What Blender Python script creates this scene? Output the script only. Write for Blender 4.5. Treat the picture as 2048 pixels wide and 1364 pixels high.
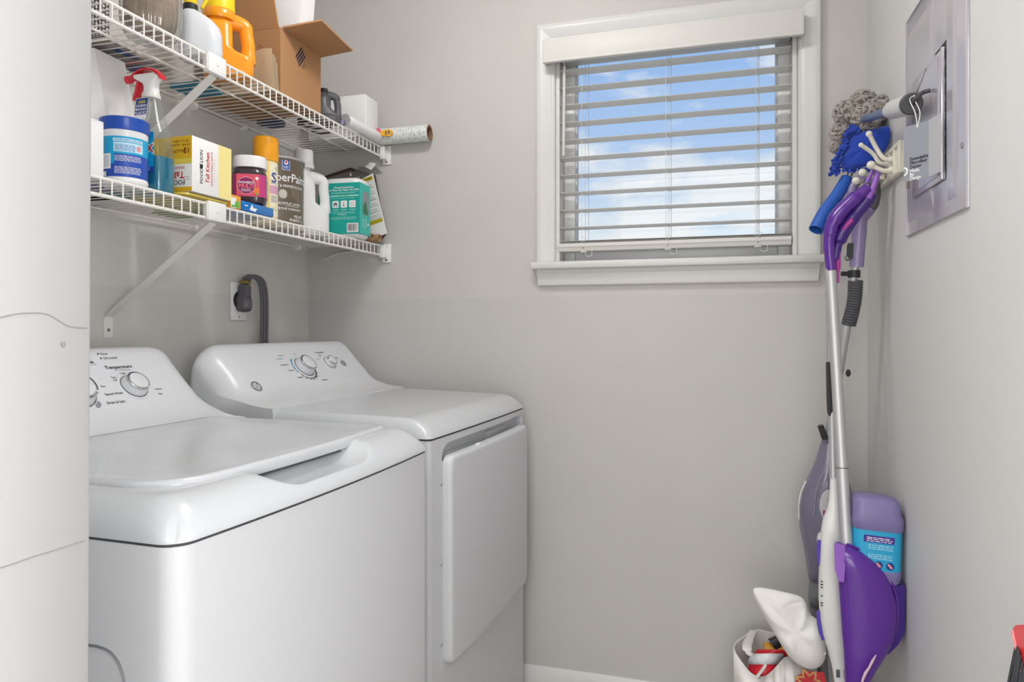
import bpy, bmesh, math, random
from mathutils import Vector, Matrix
for o in list(bpy.data.objects): bpy.data.objects.remove(o)
SC = bpy.context.scene
COL = SC.collection
PI = math.pi
R = math.radians
random.seed(7)

# ------------------------------------------------------------------ camera, light, exposure
FPX, HZ, YAW = 1400.0, 655.0, R(16.55)
CAM = Vector((1.391, -2.163, 1.18))
cd = bpy.data.cameras.new('camera'); cam = bpy.data.objects.new('camera', cd); COL.objects.link(cam)
cd.sensor_width = 36; cd.lens = FPX / 2048 * 36; cd.shift_y = -(682 - HZ) / 2048
cd.clip_start = 0.02
cam.location = CAM; cam.rotation_euler = (R(90), 0, YAW)
SC.camera = cam
SC.view_settings.view_transform = 'Standard'; SC.view_settings.look = 'None'
SC.view_settings.gamma = 1; SC.view_settings.exposure = -0.07
SC.view_settings.use_curve_mapping = False

def at(px, py, y):
    """the point seen at that pixel, at depth y of the room"""
    f = Vector((-math.sin(YAW), math.cos(YAW), 0)); r = Vector((math.cos(YAW), math.sin(YAW), 0))
    d = f + r * ((px - 1024) / FPX) + Vector((0, 0, (HZ - py) / FPX))
    return CAM + d * ((y - CAM.y) / d.y)

def area(name, loc, rot, size, power, col=(1, 1, 1), size_y=None, spread=None):
    l = bpy.data.lights.new(name, 'AREA'); l.energy = power; l.color = col
    l.size = size
    if size_y: l.shape = 'RECTANGLE'; l.size_y = size_y
    if spread: l.spread = spread
    o = bpy.data.objects.new(name, l); COL.objects.link(o); o.location = loc; o.rotation_euler = rot
    return o
def globe(name, loc, radius, power, col):
    l = bpy.data.lights.new(name, 'POINT'); l.energy = power; l.color = col; l.shadow_soft_size = radius
    o = bpy.data.objects.new(name, l); COL.objects.link(o); o.location = loc; return o
globe('laundry_ceiling_light', (0.80, -0.80, 2.37), 0.05, 9.0, (1.0, 0.985, 0.965))
area('laundry_ceiling_diffuser', (1.05, -0.95, 2.43), (0, 0, 0), 0.36, 5.0, (1.0, 0.985, 0.965))
area('hall_top_fill', (1.2, -3.0, 2.40), (0, 0, 0), 1.2, 24, (1.0, 0.992, 0.985))  # unseen fill light added above the hall
area('hall_side_fill', (2.85, -2.75, 1.20), (R(90), 0, R(90)), 1.5, 50, (0.965, 0.98, 1.0), 1.3)  # unseen fill added from the right, brightens jamb and washer fronts
area('hall_left_fill', (-0.06, -2.85, 1.30), (R(90), 0, R(-90)), 1.4, 39, (0.97, 0.985, 1.0), 1.5)  # added fill out of view on the left, lifts the right wall
area('hall_back_fill', (1.35, -3.93, 0.95), (R(90), 0, 0), 1.6, 18, (0.96, 0.98, 1.0), 1.2)  # added fill behind the camera, no window stands there

def build_world():
    w = bpy.data.worlds.new('sky'); SC.world = w; w.use_nodes = True
    nt = w.node_tree; N = nt.nodes; L = nt.links
    for n in list(N): N.remove(n)
    out = N.new('ShaderNodeOutputWorld'); bg = N.new('ShaderNodeBackground')
    tc = N.new('ShaderNodeTexCoord'); sep = N.new('ShaderNodeSeparateXYZ')
    L.new(tc.outputs['Generated'], sep.inputs[0])
    ramp = N.new('ShaderNodeValToRGB')
    e = ramp.color_ramp.elements
    e[0].position = 0.0; e[0].color = (0.80, 0.89, 1.0, 1)
    e[1].position = 0.62; e[1].color = (0.10, 0.25, 0.75, 1)
    for p, c in ((0.12, (0.74, 0.86, 1.0, 1)), (0.25, (0.46, 0.65, 0.98, 1)), (0.40, (0.32, 0.53, 0.95, 1))):
        k = e.new(p); k.color = c
    L.new(sep.outputs['Z'], ramp.inputs[0])
    mp = N.new('ShaderNodeMapping'); mp.inputs['Scale'].default_value = (1.0, 1.0, 2.3)
    mp.inputs['Location'].default_value = (0.35, 0.0, 0.22)
    L.new(tc.outputs['Generated'], mp.inputs[0])
    nz = N.new('ShaderNodeTexNoise'); nz.inputs['Scale'].default_value = 4.6
    nz.inputs['Detail'].default_value = 7; nz.inputs['Roughness'].default_value = 0.58
    L.new(mp.outputs[0], nz.inputs['Vector'])
    cr = N.new('ShaderNodeValToRGB'); c = cr.color_ramp.elements
    c[0].position = 0.485; c[0].color = (0, 0, 0, 1); c[1].position = 0.60; c[1].color = (1, 1, 1, 1)
    L.new(nz.outputs['Fac'], cr.inputs[0])
    mx = N.new('ShaderNodeMixRGB'); mx.inputs[2].default_value = (0.93, 0.95, 1.0, 1)
    L.new(cr.outputs[0], mx.inputs[0]); L.new(ramp.outputs[0], mx.inputs[1])
    L.new(mx.outputs[0], bg.inputs[0]); bg.inputs[1].default_value = 1.0
    L.new(bg.outputs[0], out.inputs[0])
build_world()

# ------------------------------------------------------------------ materials
def lin(h):
    h = h.lstrip('#'); v = [int(h[i:i+2], 16) / 255 for i in (0, 2, 4)]
    return tuple(x / 12.92 if x <= 0.04045 else ((x + 0.055) / 1.055) ** 2.4 for x in v) + (1,)
MATS = {}
def mat(name, col, rough=0.5, metal=0.0, spec=0.5, trans=0.0, ior=1.45, coat=0.0, bump=None, var=None, sheen=0.0, sss=0.0):
    if name in MATS: return MATS[name]
    m = bpy.data.materials.new(name); m.use_nodes = True
    nt = m.node_tree; b = nt.nodes['Principled BSDF']
    c = lin(col) if isinstance(col, str) else tuple(col) + (1,)
    b.inputs['Base Color'].default_value = c; b.inputs['Roughness'].default_value = rough
    b.inputs['Metallic'].default_value = metal; b.inputs['Specular IOR Level'].default_value = spec
    b.inputs['Transmission Weight'].default_value = trans; b.inputs['IOR'].default_value = ior
    b.inputs['Coat Weight'].default_value = coat; b.inputs['Coat Roughness'].default_value = 0.08
    b.inputs['Sheen Weight'].default_value = sheen
    if sss:
        b.inputs['Subsurface Weight'].default_value = sss; b.inputs['Subsurface Radius'].default_value = (0.02, 0.02, 0.02)
    tc = None
    if bump or var:
        tc = nt.nodes.new('ShaderNodeTexCoord')
    if bump:
        n = nt.nodes.new('ShaderNodeTexNoise'); n.inputs['Scale'].default_value = bump[0]; n.inputs['Detail'].default_value = 4
        bp = nt.nodes.new('ShaderNodeBump'); bp.inputs['Strength'].default_value = bump[1]
        bp.inputs['Distance'].default_value = bump[2] if len(bump) > 2 else 0.002
        nt.links.new(tc.outputs['Object'], n.inputs['Vector']); nt.links.new(n.outputs['Fac'], bp.inputs['Height'])
        nt.links.new(bp.outputs[0], b.inputs['Normal'])
    if var:
        n = nt.nodes.new('ShaderNodeTexNoise'); n.inputs['Scale'].default_value = var[0]; n.inputs['Detail'].default_value = 5
        mp = nt.nodes.new('ShaderNodeMapRange'); mp.inputs[1].default_value = 0.3; mp.inputs[2].default_value = 0.7
        mp.inputs[3].default_value = 1 - var[1]; mp.inputs[4].default_value = 1 + var[1]
        mx = nt.nodes.new('ShaderNodeMixRGB'); mx.blend_type = 'MULTIPLY'; mx.inputs[0].default_value = 1; mx.inputs[1].default_value = c
        nt.links.new(tc.outputs['Object'], n.inputs['Vector']); nt.links.new(n.outputs['Fac'], mp.inputs[0])
        nt.links.new(mp.outputs[0], mx.inputs[2]); nt.links.new(mx.outputs[0], b.inputs['Base Color'])
    MATS[name] = m
    return m

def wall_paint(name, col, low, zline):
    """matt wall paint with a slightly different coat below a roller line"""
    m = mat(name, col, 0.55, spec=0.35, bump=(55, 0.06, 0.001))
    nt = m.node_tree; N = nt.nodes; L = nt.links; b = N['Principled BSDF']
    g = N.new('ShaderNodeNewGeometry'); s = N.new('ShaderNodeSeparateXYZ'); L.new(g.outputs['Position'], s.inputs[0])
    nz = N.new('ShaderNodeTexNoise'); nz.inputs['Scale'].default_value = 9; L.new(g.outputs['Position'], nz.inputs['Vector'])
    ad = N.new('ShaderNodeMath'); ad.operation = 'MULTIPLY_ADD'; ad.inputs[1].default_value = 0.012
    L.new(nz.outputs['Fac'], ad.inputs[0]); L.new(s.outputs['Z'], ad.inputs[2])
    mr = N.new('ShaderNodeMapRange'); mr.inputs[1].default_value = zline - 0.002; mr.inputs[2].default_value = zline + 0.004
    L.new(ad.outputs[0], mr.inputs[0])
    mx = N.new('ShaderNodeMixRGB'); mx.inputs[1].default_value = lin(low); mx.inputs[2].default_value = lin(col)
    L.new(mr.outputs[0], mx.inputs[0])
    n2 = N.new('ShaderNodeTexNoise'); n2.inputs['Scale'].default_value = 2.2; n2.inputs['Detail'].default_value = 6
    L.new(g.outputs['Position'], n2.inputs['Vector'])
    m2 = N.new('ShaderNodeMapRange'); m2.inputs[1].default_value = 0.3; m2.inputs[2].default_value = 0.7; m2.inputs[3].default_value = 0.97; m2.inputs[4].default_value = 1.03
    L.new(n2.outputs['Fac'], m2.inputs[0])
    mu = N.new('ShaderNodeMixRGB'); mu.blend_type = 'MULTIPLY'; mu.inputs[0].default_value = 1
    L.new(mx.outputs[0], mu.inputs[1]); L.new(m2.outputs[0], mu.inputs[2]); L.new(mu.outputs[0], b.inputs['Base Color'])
    return m

def glass_pane(name):
    m = bpy.data.materials.new(name); m.use_nodes = True; nt = m.node_tree; N = nt.nodes; L = nt.links
    for n in list(N): N.remove(n)
    o = N.new('ShaderNodeOutputMaterial'); t = N.new('ShaderNodeBsdfTransparent'); g = N.new('ShaderNodeBsdfGlossy')
    g.inputs['Roughness'].default_value = 0.02; t.inputs[0].default_value = (0.97, 0.985, 0.98, 1)
    f = N.new('ShaderNodeFresnel'); f.inputs[0].default_value = 1.45; mx = N.new('ShaderNodeMixShader')
    L.new(f.outputs[0], mx.inputs[0]); L.new(t.outputs[0], mx.inputs[1]); L.new(g.outputs[0], mx.inputs[2]); L.new(mx.outputs[0], o.inputs[0])
    return m

def clear_plastic(name, tint=(0.9, 0.93, 0.93), gloss=0.12):
    """thin walled clear plastic: mostly see-through with a glossy and a little milky film"""
    m = bpy.data.materials.new(name); m.use_nodes = True; nt = m.node_tree; N = nt.nodes; L = nt.links
    for n in list(N): N.remove(n)
    o = N.new('ShaderNodeOutputMaterial'); t = N.new('ShaderNodeBsdfTransparent'); t.inputs[0].default_value = tint + (1,)
    p = N.new('ShaderNodeBsdfPrincipled'); p.inputs['Base Color'].default_value = (0.70, 0.73, 0.73, 1); p.inputs['Roughness'].default_value = 0.05; p.inputs['Metallic'].default_value = 0.8
    lw = N.new('ShaderNodeLayerWeight'); lw.inputs[0].default_value = 0.20
    ad = N.new('ShaderNodeMath'); ad.operation = 'MULTIPLY_ADD'; ad.inputs[1].default_value = 0.55; ad.inputs[2].default_value = gloss
    L.new(lw.outputs['Facing'], ad.inputs[0])
    mx = N.new('ShaderNodeMixShader'); L.new(ad.outputs[0], mx.inputs[0]); L.new(t.outputs[0], mx.inputs[1]); L.new(p.outputs[0], mx.inputs[2])
    L.new(mx.outputs[0], o.inputs[0])
    return m

# ------------------------------------------------------------------ mesh builder
def frame_from(t, up=Vector((0, 0, 1))):
    t = t.normalized()
    if abs(t.dot(up)) > 0.98: up = Vector((1, 0, 0))
    a = up.cross(t).normalized(); b = t.cross(a).normalized()
    return a, b

class MB:
    def __init__(s): s.bm = bmesh.new()
    def _rings(s, rings, closed=True, cap0=True, cap1=True, loop=False):
        bm = s.bm; vr = [[bm.verts.new(p) for p in r] for r in rings]
        n = len(vr[0]); m = len(vr)
        for i in range(m if loop else m - 1):
            A, B = vr[i], vr[(i + 1) % m]
            for j in range(n if closed else n - 1):
                k = (j + 1) % n
                try: bm.faces.new((A[j], A[k], B[k], B[j]))
                except ValueError: pass
        if not loop and closed:
            for c, r in ((cap0, vr[0]), (cap1, vr[-1])):
                if c and n > 2:
                    try: bm.faces.new(r)
                    except ValueError: pass
        return s
    def loft(s, rings, **k): return s._rings([[Vector(p) for p in r] for r in rings], **k)
    def box(s, c, d, bevel=0.0, rot=None, seg=2):
        b2 = bmesh.new(); bmesh.ops.create_cube(b2, size=1)
        bmesh.ops.scale(b2, vec=Vector(d), verts=b2.verts)
        if bevel > 0: bmesh.ops.bevel(b2, geom=list(b2.edges), offset=min(bevel, min(d) * 0.49), segments=seg, affect='EDGES', profile=0.5)
        M = Matrix.Translation(Vector(c)) @ (rot.to_4x4() if rot else Matrix.Identity(4))
        bmesh.ops.transform(b2, matrix=M, verts=b2.verts)
        return s.absorb(b2)
    def absorb(s, b2):
        me = bpy.data.meshes.new('t'); b2.to_mesh(me); b2.free(); s.bm.from_mesh(me); bpy.data.meshes.remove(me); return s
    def bb(s, x0, x1, y0, y1, z0, z1, bevel=0.0): return s.box(((x0+x1)/2, (y0+y1)/2, (z0+z1)/2), (abs(x1-x0), abs(y1-y0), abs(z1-z0)), bevel)
    def tube(s, pts, r, n=10, loop=False, cap=True, flat=None, up=None):
        pts = [Vector(p) for p in pts]; m = len(pts)
        rr = r if isinstance(r, (list, tuple)) else [r] * m
        a = None; rings = []
        for i, p in enumerate(pts):
            if loop: t = pts[(i + 1) % m] - pts[i - 1]
            else: t = pts[min(i + 1, m - 1)] - pts[max(i - 1, 0)]
            t = t.normalized() if t.length > 1e-9 else Vector((0, 0, 1))
            if a is None:
                a, b = frame_from(t, Vector(up) if up else Vector((0, 0, 1)))
            else:
                a = (a - t * a.dot(t)).normalized(); b = t.cross(a).normalized()
            ra = rr[i]; rb = ra * (flat if flat else 1)
            rings.append([p + a * math.cos(2*PI*k/n) * ra + b * math.sin(2*PI*k/n) * rb for k in range(n)])
        return s._rings(rings, cap0=cap, cap1=cap, loop=loop)
    def cyl(s, p0, p1, r0, r1=None, n=20, cap=True): return s.tube([p0, p1], [r0, r0 if r1 is None else r1], n, cap=cap)
    def lathe(s, prof, c=(0, 0, 0), n=32, axis='z', a0=0.0, cap=True, ripple=None):
        c = Vector(c); rings = []
        for r, z in prof:
            ring = []
            for k in range(n):
                a = 2*PI*k/n + a0; rr = r * (1 + (ripple[1] * math.cos(ripple[0]*a) if ripple else 0))
                x, y = rr*math.cos(a), rr*math.sin(a)
                ring.append(c + (Vector((x, y, z)) if axis == 'z' else Vector((z, x, y)) if axis == 'x' else Vector((y, z, x))))
            rings.append(ring)
        return s._rings(rings, cap0=cap and prof[0][0] > 1e-6, cap1=cap and prof[-1][0] > 1e-6)
    def rr(s, secs, n=6, M=None, e=None):
        """stack of rounded rectangles: (z, width x, depth y, corner r, off x, off y)"""
        rings = []
        for q in secs:
            z, w, d, r = q[:4]; ox, oy = (q[4], q[5]) if len(q) > 5 else (0, 0)
            r = max(1e-4, min(r, w/2 - 1e-5, d/2 - 1e-5)); ring = []
            for cx, cy, a in ((w/2-r, d/2-r, 0), (-w/2+r, d/2-r, PI/2), (-w/2+r, -d/2+r, PI), (w/2-r, -d/2+r, 1.5*PI)):
                for k in range(n + 1):
                    t = a + PI/2*k/n; ring.append(Vector((ox+cx+r*math.cos(t), oy+cy+r*math.sin(t), z)))
            rings.append([M @ p for p in ring] if M else ring)
        return s._rings(rings)
    def grid(s, f, nu, nv, thick=0.0):
        bm = s.bm; V = [[bm.verts.new(f(i/nu, j/nv)) for j in range(nv+1)] for i in range(nu+1)]
        for i in range(nu):
            for j in range(nv): bm.faces.new((V[i][j], V[i+1][j], V[i+1][j+1], V[i][j+1]))
        return s
    def sheet(s, f, nu, nv, off):
        """closed thin solid: surface f(u,v) and a copy moved by the vector off"""
        off = Vector(off)
        a = [[s.bm.verts.new(Vector(f(i/nu, j/nv))) for j in range(nv+1)] for i in range(nu+1)]
        b = [[s.bm.verts.new(Vector(f(i/nu, j/nv)) + off) for j in range(nv+1)] for i in range(nu+1)]
        F = s.bm.faces.new
        for i in range(nu):
            for j in range(nv):
                F((a[i][j], a[i+1][j], a[i+1][j+1], a[i][j+1])); F((b[i][j], b[i][j+1], b[i+1][j+1], b[i+1][j]))
        for i in range(nu):
            F((a[i][0], b[i][0], b[i+1][0], a[i+1][0])); F((a[i][nv], a[i+1][nv], b[i+1][nv], b[i][nv]))
        for j in range(nv):
            F((a[0][j], a[0][j+1], b[0][j+1], b[0][j])); F((a[nu][j], b[nu][j], b[nu][j+1], a[nu][j+1]))
        return s
    def prism(s, poly, M, th):
        """outline in the local xy plane of M, extruded by th along its z"""
        p = [M @ Vector((x, y, 0)) for x, y in poly]; q = [M @ Vector((x, y, th)) for x, y in poly]
        return s._rings([p, q])
    def ball(s, c, r, sx=1, sy=1, sz=1, n=16, rot=None):
        b2 = bmesh.new(); bmesh.ops.create_uvsphere(b2, u_segments=n, v_segments=n//2+2, radius=r)
        M = Matrix.Translation(Vector(c)) @ (rot.to_4x4() if rot else Matrix.Identity(4)) @ Matrix.Diagonal((sx, sy, sz, 1))
        bmesh.ops.transform(b2, matrix=M, verts=b2.verts); return s.absorb(b2)
    def xf(s, M): bmesh.ops.transform(s.bm, matrix=M, verts=s.bm.verts); return s
    def bend(s, f):
        for v in s.bm.verts: v.co = f(v.co)
        return s
    def build(s, name, m, parent=None, world=False, sharp=38, recalc=True, subsurf=0):
        if recalc: bmesh.ops.recalc_face_normals(s.bm, faces=s.bm.faces)
        me = bpy.data.meshes.new(name); s.bm.to_mesh(me); s.bm.free()
        if world and parent is not None: me.transform(parent.matrix_basis.inverted())
        me.polygons.foreach_set('use_smooth', [True] * len(me.polygons))
        if sharp is not None: me.set_sharp_from_angle(angle=R(sharp))
        o = bpy.data.objects.new(name, me); COL.objects.link(o); o.data.materials.append(m)
        if subsurf:
            d = o.modifiers.new('subdivision', 'SUBSURF'); d.levels = d.render_levels = subsurf
        if parent is not None: o.parent = parent
        return o

def tag(o, label=None, cat=None, group=None, kind=None):
    if label: o['label'] = label
    if cat: o['category'] = cat
    if group: o['group'] = group
    if kind: o['kind'] = kind
    return o
def thing(name, label, cat, loc=(0, 0, 0), rz=0.0, group=None, rot=None):
    o = bpy.data.objects.new(name, None); COL.objects.link(o); o.empty_display_size = 0.05
    if rot is not None:
        o.matrix_basis = Matrix.Translation(Vector(loc)) @ rot.to_4x4(); 
    else:
        o.location = loc; o.rotation_euler = (0, 0, rz)
        o.matrix_basis = Matrix.Translation(Vector(loc)) @ Matrix.Rotation(rz, 4, 'Z')
    return tag(o, label, cat, group)
def struct(o): o['kind'] = 'structure'; return o

_FC = {}
def _txt(s):
    """flat outline mesh of a string at size 1, and its width"""
    if s in _FC: return _FC[s]
    c = bpy.data.curves.new('t', 'FONT'); c.body = s; c.size = 1; c.resolution_u = 2
    o = bpy.data.objects.new('t', c); COL.objects.link(o)
    dg = bpy.context.evaluated_depsgraph_get(); dg.update()
    ev = o.evaluated_get(dg); me = ev.to_mesh()
    V = [v.co.copy() for v in me.vertices]; Fs = [tuple(p.vertices) for p in me.polygons]
    ev.to_mesh_clear(); bpy.data.objects.remove(o); bpy.data.curves.remove(c)
    w = max((v.x for v in V), default=0)
    _FC[s] = (V, Fs, w); return _FC[s]
def lettering(parent, items, m, M, name='lettering', wrap=None, bold=0.0, lift=0.0004):
    """printed strings, each a flat mesh: (text, x, y, height, align, rot deg, squeeze). M maps local xy (z out) to the thing. wrap = radius of a cylinder"""
    o = None
    for it in items:
        bm = bmesh.new()
        s, x, y, h = it[:4]; al = it[4] if len(it) > 4 else 'c'; ro = R(it[5]) if len(it) > 5 else 0; sq = it[6] if len(it) > 6 else 1
        V, Fs, w = _txt(s); k = h / 0.70; ox = -w*k*sq/2 if al == 'c' else 0 if al == 'l' else -w*k*sq
        cs, sn = math.cos(ro), math.sin(ro)
        copies = [(0, 0)] + ([(bold*h, 0), (-bold*h, 0), (0, bold*h), (0, -bold*h)] if bold else [])
        for q, (bx, by) in enumerate(copies):
            vs = []
            for v in V:
                lx = v.x*k*sq + ox + bx; ly = v.y*k - h/2 + by
                X, Y = x + lx*cs - ly*sn, y + lx*sn + ly*cs; Z = lift + q*0.00002
                if wrap: a = X / wrap; p = Vector(((wrap+Z)*math.sin(a), Y, (wrap+Z)*math.cos(a) - wrap))
                else: p = Vector((X, Y, Z))
                vs.append(bm.verts.new(M @ p))
            for f in Fs:
                try: bm.faces.new([vs[i] for i in f])
                except ValueError: pass
        me = bpy.data.meshes.new(name); bm.to_mesh(me); bm.free()
        o = bpy.data.objects.new(name, me); COL.objects.link(o); me.materials.append(m)
        if parent: o.parent = parent
    return o
def patch(parent, polys, m, M, name='label', wrap=None, lift=0.0002, seg=0.004):
    """flat printed shapes: rectangles ('r',x0,x1,y0,y1), discs ('d',x,y,r[,ry]), rings ('o',x,y,r0,r1[,a0,a1]), polygons ('p',[...])"""
    bm = bmesh.new()
    def pt(X, Y):
        if wrap: a = X / wrap; return M @ Vector(((wrap+lift)*math.sin(a), Y, (wrap+lift)*math.cos(a) - wrap))
        return M @ Vector((X, Y, lift))
    for p in polys:
        if p[0] == 'r':
            n = max(1, int(abs(p[2]-p[1]) / seg)) if wrap else 1
            for i in range(n):
                a = p[1] + (p[2]-p[1])*i/n; b = p[1] + (p[2]-p[1])*(i+1)/n
                bm.faces.new([bm.verts.new(pt(*q)) for q in ((a, p[3]), (b, p[3]), (b, p[4]), (a, p[4]))])
        elif p[0] == 'd':
            ry = p[4] if len(p) > 4 else p[3]
            if wrap:
                n = 14
                for i in range(n):
                    a = -1+2*i/n; b = -1+2*(i+1)/n; ha = math.sqrt(max(0, 1-a*a))*ry; hb = math.sqrt(max(0, 1-b*b))*ry
                    q = [(p[1]+a*p[3], p[2]-ha), (p[1]+b*p[3], p[2]-hb), (p[1]+b*p[3], p[2]+hb), (p[1]+a*p[3], p[2]+ha)]
                    vs = [bm.verts.new(pt(*v)) for v in q]
                    bm.faces.new(vs)
            else:
                bm.faces.new([bm.verts.new(pt(p[1]+p[3]*math.cos(2*PI*k/24), p[2]+ry*math.sin(2*PI*k/24))) for k in range(24)])
        elif p[0] == 'o':
            a0, a1 = (R(p[5]), R(p[6])) if len(p) > 5 else (0, 2*PI); n = 28
            for i in range(n):
                a = a0+(a1-a0)*i/n; b = a0+(a1-a0)*(i+1)/n
                q = [(p[1]+r*math.cos(t), p[2]+r*math.sin(t)) for r, t in ((p[3], a), (p[4], a), (p[4], b), (p[3], b))]
                bm.faces.new([bm.verts.new(pt(*v)) for v in q])
        else:
            bm.faces.new([bm.verts.new(pt(*v)) for v in p[1]])
    me = bpy.data.meshes.new(name); bm.to_mesh(me); bm.free()
    o = bpy.data.objects.new(name, me); COL.objects.link(o); me.materials.append(m)
    if parent: o.parent = parent
    return o
def plane_M(o, xa, ya):
    """matrix of a face: origin, its right and its up direction"""
    xa = Vector(xa).normalized(); ya = Vector(ya).normalized(); z = xa.cross(ya)
    M = Matrix.Identity(4)
    for i, v in enumerate((xa, ya, z)):
        M[0][i], M[1][i], M[2][i] = v
    M.translation = Vector(o); return M
def smooth(pts, n=6, closed=False):
    """Catmull-Rom through points"""
    P = [Vector(p) for p in pts]; out = []; m = len(P)
    for i in range(m if closed else m-1):
        if closed: a, b, c, d = P[i-1], P[i], P[(i+1) % m], P[(i+2) % m]
        else: a, b, c, d = P[max(i-1, 0)], P[i], P[i+1], P[min(i+2, m-1)]
        for k in range(n):
            t = k/n
            out.append(0.5*((2*b) + (c-a)*t + (2*a-5*b+4*c-d)*t*t + (3*b-a-3*c+d)*t**3))
    if not closed: out.append(P[-1])
    return out
def lerp_path(vals, t):
    """piecewise linear lookup in [(key, value...)]"""
    for i in range(len(vals)-1):
        a, b = vals[i], vals[i+1]
        if t <= b[0] or i == len(vals)-2:
            k = 0 if b[0] == a[0] else max(0, min(1, (t-a[0])/(b[0]-a[0])))
            return tuple(x+(y-x)*k for x, y in zip(a[1:], b[1:]))

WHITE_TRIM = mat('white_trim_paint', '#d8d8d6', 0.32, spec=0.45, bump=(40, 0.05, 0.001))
WIRE = mat('white_vinyl_wire', '#efece6', 0.35)
ENAMEL = mat('white_enamel', '#cdd0d4', 0.2, spec=0.45, coat=0.15)
PLASTIC_W = mat('white_plastic', '#ededee', 0.28)
PANEL_W = mat('white_console_plastic', '#dddfe3', 0.24)
CHROME = mat('chrome', '#c9cbcd', 0.12, metal=1.0)
STEEL = mat('brushed_aluminium', '#c4c5c6', 0.48, metal=0.65)
DARK = mat('dark_plastic', '#2c2c30', 0.45)
BLACK = mat('black_ink', '#1b1b1f', 0.5)
GREYINK = mat('grey_ink', '#8c8f94', 0.5)
GREY = mat('grey_rubber', '#58585c', 0.5)
SCREW = mat('screw_metal', '#9a9a9a', 0.3, metal=0.9)
WINK = mat('white_ink', '#f4f4f4', 0.45)
REDINK = mat('red_ink', '#d0342c', 0.45)
GAP = mat('seam_gap', '#4c4e51', 0.6)
# ------------------------------------------------------------------ the room
W = 1.787
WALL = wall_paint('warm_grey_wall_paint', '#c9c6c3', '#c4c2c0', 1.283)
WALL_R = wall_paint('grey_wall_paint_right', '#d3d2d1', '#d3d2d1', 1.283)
CEIL = mat('ceiling_white', '#efefed', 0.7)
HALLW = mat('hall_wall_paint', '#d8d6d2', 0.7)
FLOOR = mat('grey_vinyl_plank', '#8d8379', 0.4, var=(6, 0.12))
struct(MB().bb(-0.12, 3.0, -4.1, 0.12, -0.08, 0).build('floor', FLOOR))
struct(MB().bb(-0.12, 3.0, -4.1, 0.12, 2.44, 2.52).build('ceiling', CEIL))
struct(MB().bb(-0.12, 0, -1.661, 0.12, 0, 2.44).build('wall_left', wall_paint('wall_paint_left_baked_light', '#d5d2ce', '#d0cecb', 1.283)))  # same wall paint, lightened in colour to stand for light falling here
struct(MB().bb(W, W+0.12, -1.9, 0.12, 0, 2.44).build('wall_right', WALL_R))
# back wall with the window opening
wx0, wx1, wz0, wz1 = 0.893, 1.603, 1.385, 2.085
b = MB()
for x0, x1, z0, z1 in ((0, wx0, 0, 2.44), (wx1, W, 0, 2.44), (wx0, wx1, 0, wz0), (wx0, wx1, wz1, 2.44)): b.bb(x0, x1, 0, 0.12, z0, z1)
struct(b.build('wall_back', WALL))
b = MB(); b.bb(-0.12, 0.829, -1.79, -1.661, 0, 2.44); b.bb(0.829, W, -1.79, -1.661, 2.06, 2.44)
struct(b.build('wall_front', WALL))
b = MB(); b.bb(-0.12, 3.0, -4.2, -4.1, 0, 2.44); b.bb(-0.22, -0.12, -4.1, -1.661, 0, 2.44); b.bb(2.9, 3.0, -4.1, -1.9, 0, 2.44); b.bb(W+0.12, 3.0, -1.9, -1.8, 0, 2.44)
struct(b.build('wall_hall', HALLW))
# painted door jamb close to the camera, with cracked paint
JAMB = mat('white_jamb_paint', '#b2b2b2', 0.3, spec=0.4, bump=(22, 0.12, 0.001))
dj = struct(bpy.data.objects.new('door_1', None)); COL.objects.link(dj)
def jamb_edge(z): return -0.0066 * (1.5 - z)
b = MB()
nz = 14
rings = []
for i in range(nz+1):
    z = 2.06*i/nz; dx = jamb_edge(z)
    x1 = 0.8445 + dx
    rings.append([(0.829, -1.795, z), (x1-0.003, -1.795, z), (x1, -1.79, z), (x1, -1.665, z), (x1-0.003, -1.660, z), (0.829, -1.660, z)])
b.loft(rings)
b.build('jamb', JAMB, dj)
def wpx(px, py):   # point on the jamb face
    f = Vector((-math.sin(YAW), math.cos(YAW), 0)); r = Vector((math.cos(YAW), math.sin(YAW), 0))
    d = f + r*((px-1024)/FPX) + Vector((0, 0, (HZ-py)/FPX)); return CAM + d*((0.8447 - CAM.x)/d.x)
CRACK = mat('paint_crack_grey', '#8f8d8a', 0.7)  # grey of the cracked paint lines and the dent
for pts in (((0, 636), (30, 629), (60, 626), (100, 629), (140, 652), (178, 656)), ((0, 1139), (40, 1126), (70, 1115), (110, 1103), (150, 1090), (175, 1082))):
    P = [wpx(*q) for q in pts]; P = [Vector((0.8447 + jamb_edge(p.z), p.y, p.z)) for p in P]
    MB().tube(smooth(P, 5), 0.0006, 5).build('paint_crack', CRACK, dj)
b = MB(); P = [wpx(128, 689), wpx(134, 684)]; b.ball(P[0], 0.0016, 0.2, 1, 1.6); b.build('paint_dent', CRACK, dj)
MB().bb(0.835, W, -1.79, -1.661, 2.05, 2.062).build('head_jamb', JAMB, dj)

# baseboards
def baseboard(name, p0, p1, nrm):
    p0, p1, n = Vector(p0), Vector(p1), Vector(nrm); prof = ((0, 0), (0.014, 0), (0.014, 0.07), (0.010, 0.083), (0.008, 0.092), (0.003, 0.1035), (0, 0.1035))
    return struct(MB().loft([[p0+n*d+Vector((0, 0, z)) for d, z in prof], [p1+n*d+Vector((0, 0, z)) for d, z in prof]]).build(name, WHITE_TRIM))
baseboard('baseboard_back', (0, 0, 0), (W, 0, 0), (0, -1, 0))
baseboard('baseboard_right', (W, 0, 0), (W, -1.9, 0), (-1, 0, 0))
baseboard('baseboard_left', (0, -1.661, 0), (0, 0, 0), (1, 0, 0))

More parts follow.
